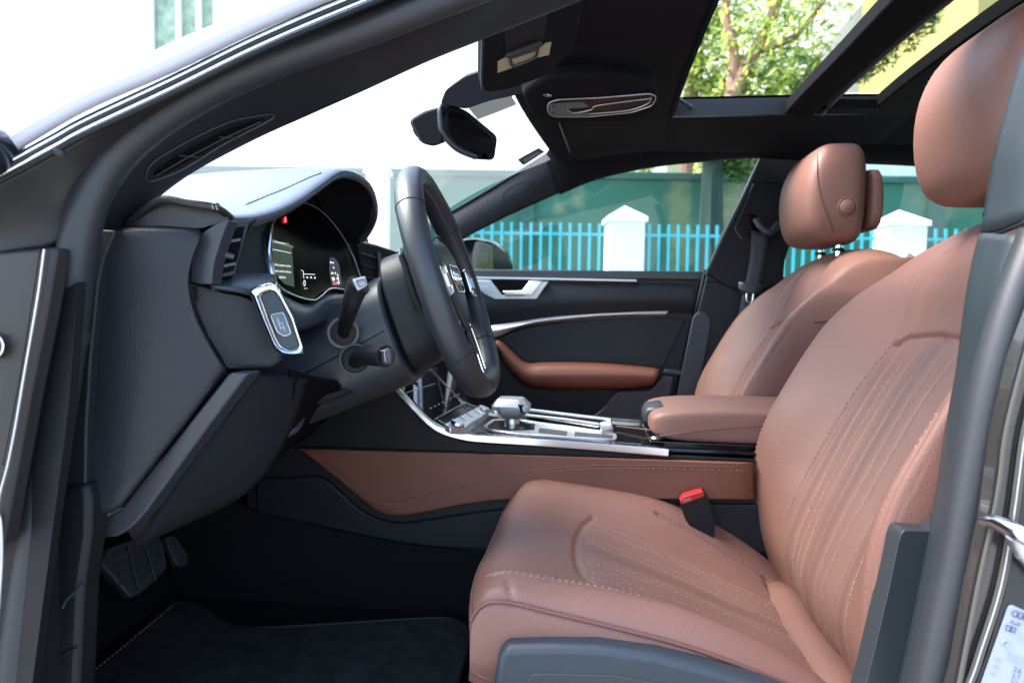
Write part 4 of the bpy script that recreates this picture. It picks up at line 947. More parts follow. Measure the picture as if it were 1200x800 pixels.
# top pad with the hood over the instruments
lip = [(255, 249, -.655), (264, 252, -.635), (280, 254, -.605), (300, 252.5, -.575), (325, 245, -.53), (350, 232, -.48), (375, 214.5, -.42), (398, 200, -.36), (418, 204, -.30), (432, 215, -.255), (439, 232, -.22), (440, 250, -.195), (434, 266, -.175), (424, 279, -.16)]
L0 = px(lip); rows = []
for k, (dx, dz, f) in enumerate(((.0, -.012, 1), (.004, -.004, 1), (-.004, .003, 1), (-.04, .004, 1), (-.12, .002, 1), (-.24, -.004, .97), (-.40, -.03, .85), (-.56, -.05, .6))):
    rows.append([V((p.x+dx if k < 4 else -.40+dx+(p.x+.40)*.3, p.y, 1.0+(p.z-1.0)*f+dz)) for p in L0])
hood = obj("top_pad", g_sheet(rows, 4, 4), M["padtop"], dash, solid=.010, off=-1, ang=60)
hh = hitter(hood)
stt = []
for d in (0,):
    c = crv(on(hh, [(287+d, 239+d*.8), (310+d, 229+d*.8), (335+d, 219+d*.8), (360+d, 208+d*.6), (376+d, 202+d*.5)], .0008), 10); acc = 0
    for p, q in zip(c[:-1], c[1:]):
        acc += (q-p).length
        if acc > .006: acc = 0; stt.append(g_stitch(q, (q-p).normalized(), V((.4, -.6, .7)), .0035, .0003))
obj("stitching", [merge(stt)], M["satin"], hood, smooth=False); obj("hood_seam", g_tube(crv(on(hh, [(288, 240), (311, 230.5), (336, 220.5), (361, 209), (377, 203)], .0002), 4), .0006, 5), M["dark"], hood)
obj("hood_lining", g_sheet([[V((p.x-.004, p.y, p.z-.010)) for p in L0[2:]], [V((p.x-.05, p.y+(.37+p.y)*-.06, p.z-.012)) for p in L0[2:]], [V((p.x-.085, p.y+(.37+p.y)*-.10, p.z-.022)) for p in L0[2:]]], 3, 3), M["dark"], dash, ang=60)
# rolled side of the top pad and flat far part of the dash top
obj("pad_side", fillsheet(crv2([(150, 265), (162, 254), (186, 234), (200, 235), (245, 242), (258, 245), (270, 255), (266, 259), (245, 265.5), (232, 268), (190, 265.5)], 3, True), lambda x, y: -.690+.02*max(0, (x-160)/100)), M["rubber2"], dash, solid=.02, off=-1, ang=60)
obj("pad_roll", g_tube(crv(px([(150, 262, -.685), (186, 235, -.694), (220, 238.5, -.692), (246, 242, -.687), (259, 246.5, -.676), (270, 255, -.660)]), 5), .0040, 10), M["rubber2"], dash)
obj("stitch_mark", [g_tube(px([(248, 239.5, -.694), (250, 245, -.692)]), .0007, 5), g_tube(px([(253, 240.5, -.692), (255, 246, -.690)]), .0007, 5)], M["thread"], dash)
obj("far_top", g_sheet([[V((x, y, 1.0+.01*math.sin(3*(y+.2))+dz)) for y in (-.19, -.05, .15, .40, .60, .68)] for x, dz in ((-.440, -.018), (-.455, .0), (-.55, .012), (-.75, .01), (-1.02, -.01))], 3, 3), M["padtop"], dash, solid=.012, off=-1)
obj("far_trim", g_tube([P(424, 284, -.165), P(440, 288, -.10), P(470, 298, .05), P(500, 306, .20)], .0025, 8), M["silver"], dash)
# near air vent
av = obj("air_vent", g_plate(crv2([(238, 272), (250, 264), (262, 257.5), (268, 258)], 3)+crv2([(265, 264), (256, 290), (250, 312), (247.5, 333)], 3)+[(235, 333), (222.5, 330)]+crv2([(224, 308), (229, 288), (236, 275)], 3), -.682, .02), M["satin"], dash, bev=.002)
vp = (P(268, 295, -.655), V((.55, -.8, .05)))
def PV(pts, l=0, pl=None): return [PL(x, y, (pl or vp)[0]+(pl or vp)[1].normalized()*l, (pl or vp)[1]) for x, y in pts]
obj("vent_frame", g_prism(PV(rnd([(263, 262), (293, 259), (290, 270), (282, 298), (276, 322), (250, 327), (252, 305), (257, 280)], 4)), -vp[1].normalized()*.02), M["soft"], av, bev=.001)
obj("vent_throat", g_prism(PV([(268, 268), (287, 265), (280, 297), (274, 317), (255, 322), (257, 303), (262, 283)], .001), -vp[1].normalized()*.001), M["frame"], av, smooth=False)
for a, b in (((263, 282), (282, 279)), ((258, 311), (276, 307))):
    obj("vent_slat", g_prism([p+q for p, q in ((PV([a], .003)[0], V((0, 0, 0))), (PV([b], .003)[0], V((0, 0, 0))), (PV([b], .003)[0], V((0, 0, -.003))), (PV([a], .003)[0], V((0, 0, -.003))))], -vp[1].normalized()*.012), M["satin"], av)
obj("vent_slider", [g_tube(PV([(258, 297), (263, 298), (274, 301)], .006), [.003, .0042, .003], 10)], M["satin"], av)
obj("vent_wheel", g_tube(crv(PV([(255, 308), (258, 300), (258.5, 292), (257, 287)], .004), 4), .0012, 6), M["silver"], av)
obj("vent_glint", g_prism(PV([(264, 263), (270, 259), (268, 264), (264, 266)], .003), vp[1]*-.001), M["chrome"], av, smooth=False)
# centre air vents beyond the wheel
cp = (P(445, 312, -.10), V((.9, -.35, .15)))
cv = obj("air_vent", g_prism(PV([(418, 282), (440, 288), (500, 306), (500, 350), (430, 350)], 0, cp), -cp[1].normalized()*.02), M["dark"], dash)
for k in range(4):
    obj("vent_slat", g_tube(PV([(423+k*2, 297+k*14), (441+k*1.5, 302+k*12.5)], .003, cp), .0018, 6), M["satin"], cv); obj("vent_slat", g_tube(PV([(450, 304+k*12.5), (480, 312+k*11)], .003, cp), .0018, 6), M["satin"], cv)
obj("vent_divider", g_tube(crv(PV([(444, 296), (445, 320), (443, 345)], .005, cp), 3), .005, 8), M["satin"], cv)
# knee panel with ledge
kp = obj("knee_panel", fillsheet(crv2([(223, 333), (236, 334.5)], 3)+crv2([(262, 342), (291, 349), (304, 372), (320, 404), (331, 419)], 3)+crv2([(332, 421), (325, 428), (315, 432.5)], 3)+[(268, 433.5), (264, 431)]+crv2([(259, 420), (244, 396), (231, 366), (225, 348)], 3), lambda x, y: -.668+.045*max(0, (x-230)/100)), M["plastic"], dash, solid=.03, off=-1, ang=60)
obj("ledge", g_sheet([[P(247, 334.5, -.672), P(270, 340, -.66), P(293, 347.5, -.642)], [P(249, 333, -.668), P(272, 334, -.655), P(298, 340, -.640)], [P(258, 322.5, -.635), P(285, 322, -.620), P(322, 330, -.600)], [P(258, 316, -.60), P(285, 316, -.59), P(325, 322, -.56)]], 4, 4), M["satin"], dash, solid=.006, off=-1)
# diagonal lower strip and footwell cover
obj("lower_strip", g_plate([(268, 437), (291, 437), (287, 442), (240, 505), (172, 598), (160, 612), (150, 621), (136, 629), (101, 632), (99, 607), (131, 602), (143, 595), (204, 517)], -.690, .03), M["satin"], dash, bev=.003)
fw = obj("footwell_cover", g_sheet([[P(292, 436, -0.643), P(305, 436, -0.633), P(325, 436, -0.608), P(345, 438, -0.578)], [P(275, 462, -0.648), P(295, 466, -0.633), P(315, 468, -0.608), P(336, 470, -0.578)], [P(240, 508, -0.650), P(268, 512, -0.633), P(298, 512, -0.608), P(320, 508, -0.578)],
        [P(200, 562, -0.652), P(235, 556, -0.633), P(270, 549, -0.608), P(302, 540, -0.578)], [P(165, 610, -0.654), P(198, 596, -0.633), P(235, 580, -0.608), P(282, 560, -0.578)], [P(150, 621, -0.652), P(174, 612, -0.618), P(210, 597, -0.588), P(250, 580, -0.558)]], 3, 3), M["headliner"], dash, solid=.02, off=-1, ang=60)
obj("dash_underside", g_sheet([[P(338, 432, -.61), P(400, 446, -.45), P(470, 440, -.16)], [P(332, 470, -.60), P(372, 468, -.45), P(430, 455, -.16)], [P(316, 508, -.59), P(350, 494, -.45), P(390, 476, -.16)], [P(280, 560, -.58), P(320, 530, -.45), P(360, 505, -.16)]], 3, 3), M["frame"], dash, solid=.01, off=-1)
hf = hitter(fw)
obj("cover_seam", g_tube(crv(on(hf, [(303, 470), (298, 500), (290, 525), (278, 545), (266, 556), (240, 570), (205, 588), (182, 599)], .0006), 4), .0011, 6), M["satin"], fw)
obj("fuse_lid_edge", g_tube(crv(on(hf, [(281, 506), (272, 524), (262, 536), (240, 547)], .0006), 4), .0009, 6), M["satin"], fw)
obj("lid_mark", g_tube(crv(on(hf, [(247, 526), (252, 528), (258, 533)], .0006), 3), .0018, 6), M["satin"], fw)
obj("pocket_lip", g_tube(crv(px([(303, 513, -.56), (325, 512, -.54), (345, 503, -.52), (352, 490, -.50)]), 5), [.004, .006], 8), M["satin"], fw)
obj("pocket_hollow", g_prism(px([(300, 508), (330, 488), (352, 484), (350, 494), (340, 502), (322, 510)], -.515), (0, .01, 0)), M["gloss"], fw, smooth=False)
obj("lower_bracket", g_tube(crv(px([(318, 490, -.52), (350, 472, -.50), (390, 464, -.47), (410, 455, -.45), (440, 448, -.42)]), 4), [.006, .009], 8), M["dark"], fw)
# lamp switch in a bright frame
lp = (P(325, 375, -.655), V((.55, -.80, .10)))
out = rnd([(293, 340), (298, 336), (317, 331), (326, 336), (344, 370), (356, 407), (355, 415), (350, 417), (331, 416), (320, 406), (306, 373)], 1.5); inn = rnd([(306, 346), (320, 340.5), (325, 344), (340, 374), (350.5, 406), (337, 409.5), (328, 403), (316, 374)], 1.5)
def frame(o, i, pl, l0, l1):
    n = 60; ro = resample([V((*p, 0)) for p in o+[o[0]]], n+1)[:-1]; ri_ = resample([V((*p, 0)) for p in i+[i[0]]], n+1)[:-1]
    k = min(range(n), key=lambda j: (ri_[j]-V((sum(p[0] for p in i)/len(i), sum(p[1] for p in i)/len(i), 0))-(ro[0]-V((sum(p[0] for p in o)/len(o), sum(p[1] for p in o)/len(o), 0)))).length)
    ri_ = ri_[k:]+ri_[:k]
    rg = [PV([(p.x, p.y) for p in ro], l0, pl), PV([(p.x, p.y) for p in ro], (l0+l1)*.6, pl), PV([(p.x+(q.x-p.x)*.3, p.y+(q.y-p.y)*.3) for p, q in zip(ro, ri_)], l1, pl), PV([(p.x+(q.x-p.x)*.8, p.y+(q.y-p.y)*.8) for p, q in zip(ro, ri_)], l1*.8, pl), PV([(p.x, p.y) for p in ri_], l0, pl)]
    return g_loft(rg, cap=False)
ls = obj("light_switch", g_prism(PV(out, -.002, lp), -lp[1].normalized()*.012), M["satin"], car)
obj("switch_frame", frame(out, inn, lp, 0, .007), M["chrome"], ls, ang=60)
obj("switch_glass", g_prism(PV(inn, .0005, lp), -lp[1].normalized()*.003), M["gloss"], ls, smooth=False)
kn = rnd([(317, 369), (332, 366), (341, 391), (333, 394), (325, 389)], 3)
obj("switch_knob", g_prism(PV(kn, .004, lp), -lp[1].normalized()*.004), M["screen"], ls, bev=.0008)
obj("knob_rim", g_tube(PV(kn+[kn[0]], .004, lp), .0006, 5), M["silver"], ls)
obj("beam_symbol", [g_tube(PV(a, .0047, lp), .0006, 5) for a in ([(325, 372), (329, 386)], [(326, 379), (332, 378)], [(331, 380), (334, 388)], [(329, 384), (334, 384)])], M["label"], ls)
# ------------------------------------------------------------------ instrument cluster
cl = (V((-.415, -.37, .99)), V((.93, .0, .37)))
rim = crv2([(352, 236), (330, 244), (317, 261), (313, 285), (316, 311), (324, 334), (343, 346), (366, 352), (376, 347), (387, 338.5), (404, 340), (420, 348)], 5)
right = crv2([(420, 348), (432, 352), (430, 345), (421, 320), (412, 296), (397, 270), (375, 246), (352, 236)], 5)
face = rim+right[1:-1]
clu = obj("instrument_cluster", g_prism(PV(crv2([(300, 256), (286, 275), (278, 305), (280, 322), (300, 330), (330, 345), (360, 372), (410, 372), (440, 352), (436, 300), (420, 250), (398, 215), (352, 228)], 3, True), -.012, cl), -cl[1].normalized()*.03), M["dark"], car)
obj("display", g_prism(PV(face, -.004, cl), -cl[1].normalized()*.004), M["display"], clu, smooth=False)
n_ = len(rim); rad = [.0016+.0052*math.exp(-((k/n_-.28)/.16)**2) for k in range(n_)]
obj("bezel", g_sweep(PV(rim, .0, cl), circ(1, 8), cl[1], scale=rad), M["chrome"], clu, ang=80)
obj("bezel", g_tube(PV(right[4:], .0, cl), [.0009]*2, 6), M["silver"], clu)
obj("side_wall", g_sheet([[p for p in PV([(300, 256), (282, 285), (279, 318), (300, 330)], .0, (P(285, 300, -.60), V((.6, -.8, .1))))], [p for p in PV([(318, 252), (310, 285), (315, 318), (335, 345)], -.004, cl)]], 3, 3), M["soft"], clu)
obj("lower_shelf", g_sheet([[P(330, 345, -.55), P(352, 356, -.50), P(366, 356, -.47), P(384, 345, -.42), P(408, 345, -.34)], [P(338, 362, -.56), P(355, 368, -.52), P(370, 366, -.48), P(388, 352, -.43), P(412, 352, -.34)], [P(345, 385, -.56), P(360, 385, -.52), P(374, 380, -.48), P(395, 372, -.42), P(415, 368, -.34)]], 3, 3), M["satin"], clu, solid=.004)
WH = emit("display white", (.75, .80, .78), .30); RD = emit("display red", (1, .05, .06), .55); GN = emit("display green panel", (.055, .085, .06), .14)
obj("menu_panel", g_prism(PV([(317, 279), (342, 290), (345, 336), (334, 333), (323, 321), (318, 300)], -.0030, cl), -cl[1].normalized()*.0004), GN, clu, smooth=False)
obj("menu_bar", g_prism(PV([(317, 280), (343, 288), (344, 291), (318, 283.5)], -.0024, cl), -cl[1].normalized()*.0003), emit("bar", (.12, .14, .13), .2), clu, smooth=False)
cpl = (cl[0]-cl[1].normalized()*.0022, cl[1])
for s, x, y, h in (("‹  Consumption  2", 319, 283.5, 2.3), ("Drive system active", 320.5, 311, 3.0), ("Please switch off the", 320, 318, 3.0), ("ignition", 327, 325.5, 3.0)):
    text(s, x, y, 0, h, WH, clu, (.99, .17) if h < 3 else (.99, .10), (-.04, 1), plane=cpl, sx=.62 if h > 2.5 else .8)
obj("menu_line", g_tube(PV([(317.5, 291.5), (341, 296.5)], -.0022, cl), .0003, 4), WH, clu)
text("0", 355.5, 335, 0, 7, WH, clu, (1, .04), (0, 1), plane=cpl, sx=.55); text("km/h", 356.5, 338.5, 0, 1.6, WH, clu, (1, .04), (0, 1), plane=cpl, sx=.8)
obj("range_scale", [g_tube(PV(a, -.0022, cl), .00035, 4) for a in ([(353, 316), (355.5, 318), (356, 326)], [(356, 321), (369, 321.5)])], WH, clu)
obj("scale_mark", [g_box(PV([q], -.0022, cl)[0], (.0006, .0035, .002)) for q in ((360, 325), (364.5, 325), (369, 325.5))], WH, clu)
obj("warning_symbol", g_prism(PV(crv2([(333.5, 261), (333, 257), (334.5, 253.5), (336, 257), (336, 260)], 3, True), -.0022, cl), -cl[1].normalized()*.0003), RD, clu, smooth=False)
gp = rnd([(386, 302), (391, 301), (397, 308), (401, 334), (398, 336), (389, 335), (386, 318)], 2)
obj("gear_panel", g_prism(PV(gp, -.0030, cl), -cl[1].normalized()*.0004), emit("gear panel", (.03, .035, .06), .2), clu, smooth=False)
obj("status_symbol", [g_ell(PV([q], -.0022, cl)[0], (.0006, r, .0015), 10, 6) for q, r in (((388, 307.5), .0035), ((390.5, 308), .002), ((391, 313.5), .0018), ((389.5, 320), .0045), ((393, 320), .002), ((390.5, 326), .006), ((391, 328), .004))], WH, clu)
obj("status_bar", [g_tube(PV(a, -.0022, cl), .0006, 4) for a in ([(395.5, 321), (397.5, 332)], [(394, 326.5), (396.5, 326.5)], [(395, 332), (397.5, 332)])], WH, clu)
obj("status_light", [g_box(PV([q], -.0020, cl)[0], (.0008, .006, .003)) for q in ((392, 332), (395, 331))], RD, clu)
# ------------------------------------------------------------------ steering column with stalks
TH = R(19); WC = V((-.207, -.37, .945)); WU = V((-.037, 1, 0)).normalized(); WV = V((-math.sin(TH), 0, math.cos(TH))); AX = WU.cross(WV).normalized(); WV = AX.cross(WU)
def W(u, v, a): return WC+WU*u+WV*v+AX*a
def cring(a, ru, rv, cv=0, cu_=0, e=.75, n=32):
    sp = lambda t: math.copysign(abs(t)**e, t); return [W(cu_+ru*sp(math.cos(2*math.pi*i/n)), cv+rv*sp(math.sin(2*math.pi*i/n)), a) for i in range(n)]
sc = obj("steering_column", g_loft([cring(-.085, .083, .078, -.034), cring(-.10, .086, .080, -.036), cring(-.15, .094, .074, -.046), cring(-.22, .105, .066, -.058), cring(-.32, .11, .062, -.068)]), M["satin"], car, bev=.004, ang=50)
obj("shroud_seam", g_tube([W(-.0855, -.034, -.092), W(-.0955, -.046, -.15), W(-.1065, -.058, -.22)], .0010, 6), M["dark"], sc)
obj("switch_module", g_loft([cring(-.03, .066, .074, -.012), cring(-.036, .071, .079, -.014), cring(-.055, .076, .084, -.016), cring(-.080, .079, .086, -.018)]), M["soft"], sc, bev=.003, ang=50)
def stalk(root, tip, pa_, ra, name):
    r_ = obj(name, g_loft([[p+V((0, -.0, 0)) for p in q] for q in pa_]), M["dark"], sc, bev=.002, ang=50); return r_
c1 = P(402, 390, -.487)
rn = V((.35, -.93, .10)).normalized()
obj("stalk_ring", g_torus(c1, rn, .0185, .0024, 40, 10, .7), M["edge"], sc); obj("stalk_boot", g_disc(c1-rn*.004, rn, .0175, .006, 30, .012), M["dark"], sc)
s1 = obj("turn_stalk", g_sweep(crv(px([(402, 391, -.485), (405, 378, -.515), (411, 358, -.545), (416, 342, -.555), (421, 333, -.56)]), 4), [(a*1.0, b*.8) for a, b in circ(1, 12)], (0, -1, 0), scale=[.008+.0065*(i/16) for i in range(17)]), M["dark"], sc, ang=60)
tp = (P(424, 333, -.567), V((.25, -.80, .55)))
obj("stalk_button", g_prism(PV(rnd([(413, 327), (428, 323), (431, 333), (419, 340)], 2), 0, tp), -tp[1].normalized()*.004), M["silver"], s1, bev=.001)
obj("button_mark", g_tube(PV([(418, 329), (427, 327), (429, 333), (421, 336), (418, 329)], .0006, tp), .0005, 5), M["dark"], s1)
c2 = P(416, 421, -.487)
obj("stalk_ring", g_torus(c2, rn, .0190, .0016, 40, 8, .7), M["satin"], sc); obj("stalk_boot", g_disc(c2-rn*.005, rn, .018, .006, 30, .014), M["dark"], sc)
s2_ = obj("cruise_stalk", g_sweep(crv(px([(416, 424, -.485), (421, 420, -.505), (430, 416, -.525), (441, 416, -.545), (452, 417.5, -.56)]), 4), [(a, b*1.0) for a, b in circ(1, 12)], (0, -1, 0), scale=[.009+.0045*min(1, i/10) for i in range(17)]), M["dark"], sc, ang=60)
obj("stalk_end", g_ell(P(455, 418, -.565), (.007, .009, .0105), 14, 10, e=.7), M["satin"], s2_); obj("stalk_mark", g_tube(px([(446, 411, -.575), (450, 410, -.576), (452, 424, -.576)]), .0006, 5), M["silver"], s2_)
# ------------------------------------------------------------------ steering wheel
RR = .1610
def rimsec(ang):
    return None
vs = []; fs = []; NA, NB = 120, 18
for i in range(NA):
    a = 2*math.pi*i/NA; flat = 1.0
    d = abs(((a-1.5*math.pi+math.pi) % (2*math.pi))-math.pi)
    for j in range(NB):
        b = 2*math.pi*j/NB; rr = .0160+.0012*math.exp(-((abs(((a+math.pi) % (2*math.pi))-math.pi)-.75)/.25)**2)+.0012*math.exp(-((abs(((a+math.pi) % (2*math.pi))-math.pi)-2.4)/.25)**2)
        r0 = RR-(.010*math.exp(-(d/.42)**4)); x = (r0+rr*1.0*math.cos(b)); h = rr*1.12*math.sin(b)
        vs.append(W(x*math.cos(a), x*math.sin(a), h))
for i in range(NA):
    for j in range(NB): fs.append((i*NB+j, ((i+1) % NA)*NB+j, ((i+1) % NA)*NB+(j+1) % NB, i*NB+(j+1) % NB))
sw = obj("steering_wheel", (vs, fs), mat("black steering leather", (.020, .022, .027), .44, bump=.06, bscale=800, spec=.55), car)
def rimpt(a, b, k=1.0): 
    r0 = RR+.0165*k*math.cos(b); return W(r0*math.cos(a), r0*math.sin(a), .0185*k*math.sin(b))
for a in (R(38), R(142), R(215), R(325)):
    obj("rim_seam", g_tube([rimpt(a, 2*math.pi*j/20, 1.02) for j in range(21)], .0010, 5, WU), M["dark"], sw)
sts = []
for i in range(0, 300):     # cross-stitched seam on the inside of the rim
    a = R(-25+230*i/300)
    p = rimpt(a, R(165), 1.03); t = (rimpt(a+.01, R(165+40*(1 if i % 2 else -1)*.06), 1.03)-p).normalized(); q = (W(0, 0, 0)-p).normalized()
    sts.append(g_stitch(p, (t+AX*(.9 if i % 2 else -.9)).normalized(), q, .0062, .0004))
obj("stitching", [merge(sts)], M["grey_thread"], sw, smooth=False)
def hubring(a, k, dv=0): 
    pts = [(-.080, .045), (-.070, .060), (-.03, .070), (.03, .070), (.070, .060), (.080, .045), (.074, .010), (.056, -.035), (.034, -.062), (0, -.068), (-.034, -.062), (-.056, -.035), (-.074, .010)]
    return [W(p.x*k, p.y*k+dv, a) for p in crv([V((u, v, 0)) for u, v in pts], 4, True)]
hub = obj("airbag_cover", g_loft([hubring(-.035, .96), hubring(-.010, 1.0), hubring(-.002, .99), hubring(.003, .93), hubring(.007, .75), hubring(.009, .45), hubring(.0095, .15)]), M["satin"], sw, ang=50)
obj("cover_groove", g_tube(hubring(.0035, .985)+[hubring(.0035, .985)[0]], .0010, 6, AX), M["dark"], sw)
eb = []
for k in range(4): eb.append(g_torus(W((k-1.5)*.0125, .008, .0110), AX, .0092, .0014, 26, 8))
em = obj("ring_emblem", merge(eb), M["bright"], sw)
er = rnd([(-.034, .027), (.034, .027), (.038, .010), (.030, -.012), (-.030, -.012), (-.038, .010)], .008)
obj("emblem_frame", g_tube([W(u, v, .0100) for u, v in er+[er[0]]], .0012, 6, AX), M["chrome"], sw)
for s in (-1, 1):
    sp_ = obj("spoke", g_loft([[W(s*u, v+dv, a) for v, a in ((.030*k, -.016), (.030*k, -.004), (.0*k, .001), (-.030*k, -.004), (-.030*k, -.016), (0, -.02))] for u, k, dv in ((.060, 1.0, .005), (.09, .85, .004), (.12, .75, .0), (.155, .8, -.005))]), M["soft"], sw, bev=.003, ang=50)
    tri = rnd([(s*.084, .026), (s*.128, .016), (s*.134, .002), (s*.120, -.020), (s*.082, -.014)], .006)
    obj("switch_pad", g_prism([W(u, v, .012) for u, v in tri], AX*-.014), M["gloss"], sw, bev=.001)
    obj("switch_trim", g_tube([W(u, v, .012) for u, v in tri+[tri[0]]], .0017, 8, AX), M["chrome"], sw)
    obj("scroll_wheel", g_tube([W(s*.104, -.006, .011), W(s*.108, .010, .011)], .0065, 12), M["chrome"], sw)
    lo = [(s*.016, -.066), (s*.044, -.052), (s*.052, -.105), (s*.048, -.150), (s*.024, -.156)]
    obj("lower_spoke", g_prism([W(u, v, -.002) for u, v in rnd(lo, .006)], AX*-.014), M["gloss"], sw, bev=.002)
    l2 = [(s*.044, -.052), (s*.053, -.105), (s*.048, -.150), (s*.024, -.154), (s*.022, -.105)]
    obj("spoke_trim", g_tube(crv([W(u, v, .0) for u, v in l2], 4), .0018, 8, AX), M["chrome"], sw)
    obj("shift_paddle", g_prism([W(s*u, v, -.040+(.010 if u > .09 else 0)) for u, v in rnd([(.070, .050), (.105, .058), (.112, .050), (.110, -.004), (.100, -.022), (.078, -.020)], .006)], AX*-.006), M["dark"], sw, bev=.0015)
    obj("paddle_edge", g_tube([W(s*u, v, -.034) for u, v in ((.104, .058), (.112, .050), (.110, -.004), (.101, -.022))], .0018, 8, AX), M["satin"], sw)
obj("hub_back", g_loft([cring(-.034, .060, .058), cring(-.025, .066, .062), cring(-.012, .07, .06)]), M["soft"], sw)
# ------------------------------------------------------------------ centre console
CN, CF = -.135, .135
side = obj("centre_console", [g_plate([(350, 430), (452, 446), (470, 465), (497, 492), (515, 505), (540, 514), (600, 519), (785, 533), (890, 540), (1000, 545), (1000, 780), (290, 780), (290, 500)], CN+.004, .03),
    g_plate([(350, 430), (452, 446), (470, 465), (497, 492), (515, 505), (540, 514), (600, 519), (785, 533), (890, 540), (1000, 545), (1000, 720), (290, 720), (290, 500)], CN+.036, .22)], M["soft"], car)
obj("upper_side", g_plate([(300, 470), (372, 440), (452, 446), (470, 465), (497, 492), (515, 505), (540, 514), (600, 519), (785, 533), (885, 538), (885, 542), (345, 523), (290, 522)], CN-.002, .005), M["dark"], side, bev=.0015)
lt = [(346, 523), (420, 525), (560, 530), (700, 535), (884, 541)]; lb_ = [(372, 547), (425, 590), (462, 604), (560, 590), (650, 583), (884, 584)]
lo_ = crv2([(346, 524), (560, 530.5), (884, 541.5)], 6)+[(886, 584)]+crv2([(884, 585), (640, 584), (560, 589), (505, 599), (470, 604.5), (446, 601), (425, 587), (392, 559), (362, 536)], 5)
def padY(x, y): return CN-.016
lpnl = obj("leather_panel", fillsheet(lo_, padY), M["leather_dark"], side, solid=.012, off=-1, ang=60)
hl_ = hitter(lpnl)
seamp = crv2([(362, 528), (395, 556), (430, 580), (450, 587), (470, 586), (520, 575), (580, 562), (620, 552), (680, 546), (760, 545), (884, 548)], 6)
obj("panel_seam", g_tube(on(hl_, seamp, .0002), .0010, 5, (0, -1, 0)), M["seam"], lpnl)
sg = []; c = crv(on(hl_, [(x, y+3.2) for x, y in seamp], .0006), 3); acc = 0
for p, q in zip(c[:-1], c[1:]):
    acc += (q-p).length
    if acc > .0055: acc = 0; sg.append(g_stitch(q, (q-p).normalized(), V((0, -1, 0)), .004, .0005))
obj("stitching", [merge(sg)], M["thread"], lpnl, smooth=False)
obj("lower_side", g_plate(crv2([(300, 560), (340, 560), (378, 560), (420, 596), (450, 610), (480, 612), (560, 600), (650, 592), (760, 590), (1000, 592)], 4)+[(1000, 650)]+crv2([(800, 648), (560, 644), (470, 636), (380, 618), (300, 600)], 4), CN-.006, .02), M["soft"], side, bev=.004)
obj("tunnel_carpet", g_plate([(200, 560), (300, 598), (380, 618), (470, 637), (560, 646), (1000, 655), (1000, 900), (200, 900)], CN-.001, .02), M["carpet"], side)
# bright edge running from the dash down along the console
tpath = crv(px([(440, 432, CN-.004), (456, 447, CN-.004), (470, 461, CN-.004), (488, 480, CN-.004), (505, 496, CN-.004), (520, 504.5, CN-.004), (540, 510, CN-.004), (565, 513.5, CN-.004), (640, 518, CN-.004), (720, 524, CN-.004), (783, 529.5, CN-.004)]), 6)
nn = len(tpath); scl = [.0055+.0035*min(1, max(0, (i/nn-.3)/.3)) for i in range(nn)]
tr = obj("bright_edge", g_sweep(tpath, [(-.8, -1), (.8, -1), (1, -.6), (1, .6), (.6, 1), (-.8, 1)], (0, -1, 0), scale=scl), M["chrome"], side, ang=40, bev=.0008)
obj("edge_mirrored", g_sweep([V((p.x, -p.y, p.z)) for p in tpath], [(-.8, -1), (.8, -1), (1, -.6), (1, .6), (.6, 1), (-.8, 1)], (0, -1, 0), scale=scl), M["chrome"], side, ang=40)
base = [(p.x, p.z) for p in tpath]
obj("top_panel", g_sheet([[V((x, y, z+.002)) for y in (-.13, -.05, .05, .13)] for x, z in base[::6]+[base[-1], (.30, base[-1][1])]], 2, 2), M["gloss"], side, solid=.004)
# touch screen on the slope
A_, B_ = P(456, 447, CN), P(505, 496, CN); dS = (B_-A_).normalized(); nS = V((-dS.z, 0, dS.x)); nS = nS if nS.z > 0 else -nS
def SC(pts, l=0): return [PL(x, y, A_+nS*(.004+l), nS) for x, y in pts]
sca = obj("touch_screen", g_prism(SC([(463, 447), (514, 428), (522, 430), (547, 464), (557, 480), (541, 474), (510, 491), (503, 488)]), -nS*.004), M["screen"], car, smooth=False)
obj("screen_frame", g_tube(SC([(508, 430), (512, 440), (522, 478)], .001), .0009, 6), M["dark"], sca)
obj("screen_frame", g_tube(SC([(460, 446), (513, 431)], .001), .0008, 6), M["satin"], sca); obj("screen_rail", g_tube(SC([(510, 491), (545, 472)], .002), .0016, 6), M["silver"], sca)
IC = emit("screen icons", (.5, .6, .65), .05)
for k in range(5): obj("menu_icon", g_box(SC([(482+k*3.6, 439-k*1.2)], .0006)[0], (.003, .004, .002)), IC, sca)
for k in range(8): obj("menu_icon", g_box(SC([(505+k*4.6, 478-k*2.3)], .0006)[0], (.0025, .004, .002)), IC, sca)
obj("menu_line", g_tube(SC([(476, 460), (510, 449)], .0006), .0005, 4), IC, sca)
# row of keys, shifter surround, storage rail
zt = tpath[40].z
def TP(pts, z): return [PZ(x, y, z) for x, y in pts]
ky = obj("key_row", g_prism([PL(x, y, A_+nS*.003+V((0, 0, .0)), V((.35, 0, .94))) for x, y in [(521, 496), (558, 477), (566, 476), (573, 481), (545, 501), (528, 500)]], (0, 0, -.012)), M["silver"], car, bev=.002)
for k in range(1, 5): obj("key_gap", g_tube([PL(x, y, A_+nS*.0034, V((.35, 0, .94))) for x, y in ((521+k*8.2, 496-k*4.2), (529+k*8.2, 500.5-k*3.9))], .0006, 5), M["dark"], ky)
obj("start_key", g_disc(PL(567, 479, A_+nS*.0045, V((.35, 0, .94))), (.35, 0, .94), .011, .004, 24), M["silver"], ky); obj("volume_knob", g_disc(PL(536, 497, A_+nS*.0045, V((.35, 0, .94))), (.35, 0, .94), .012, .005, 24), M["chrome"], ky)
zc = P(640, 518, CN).z
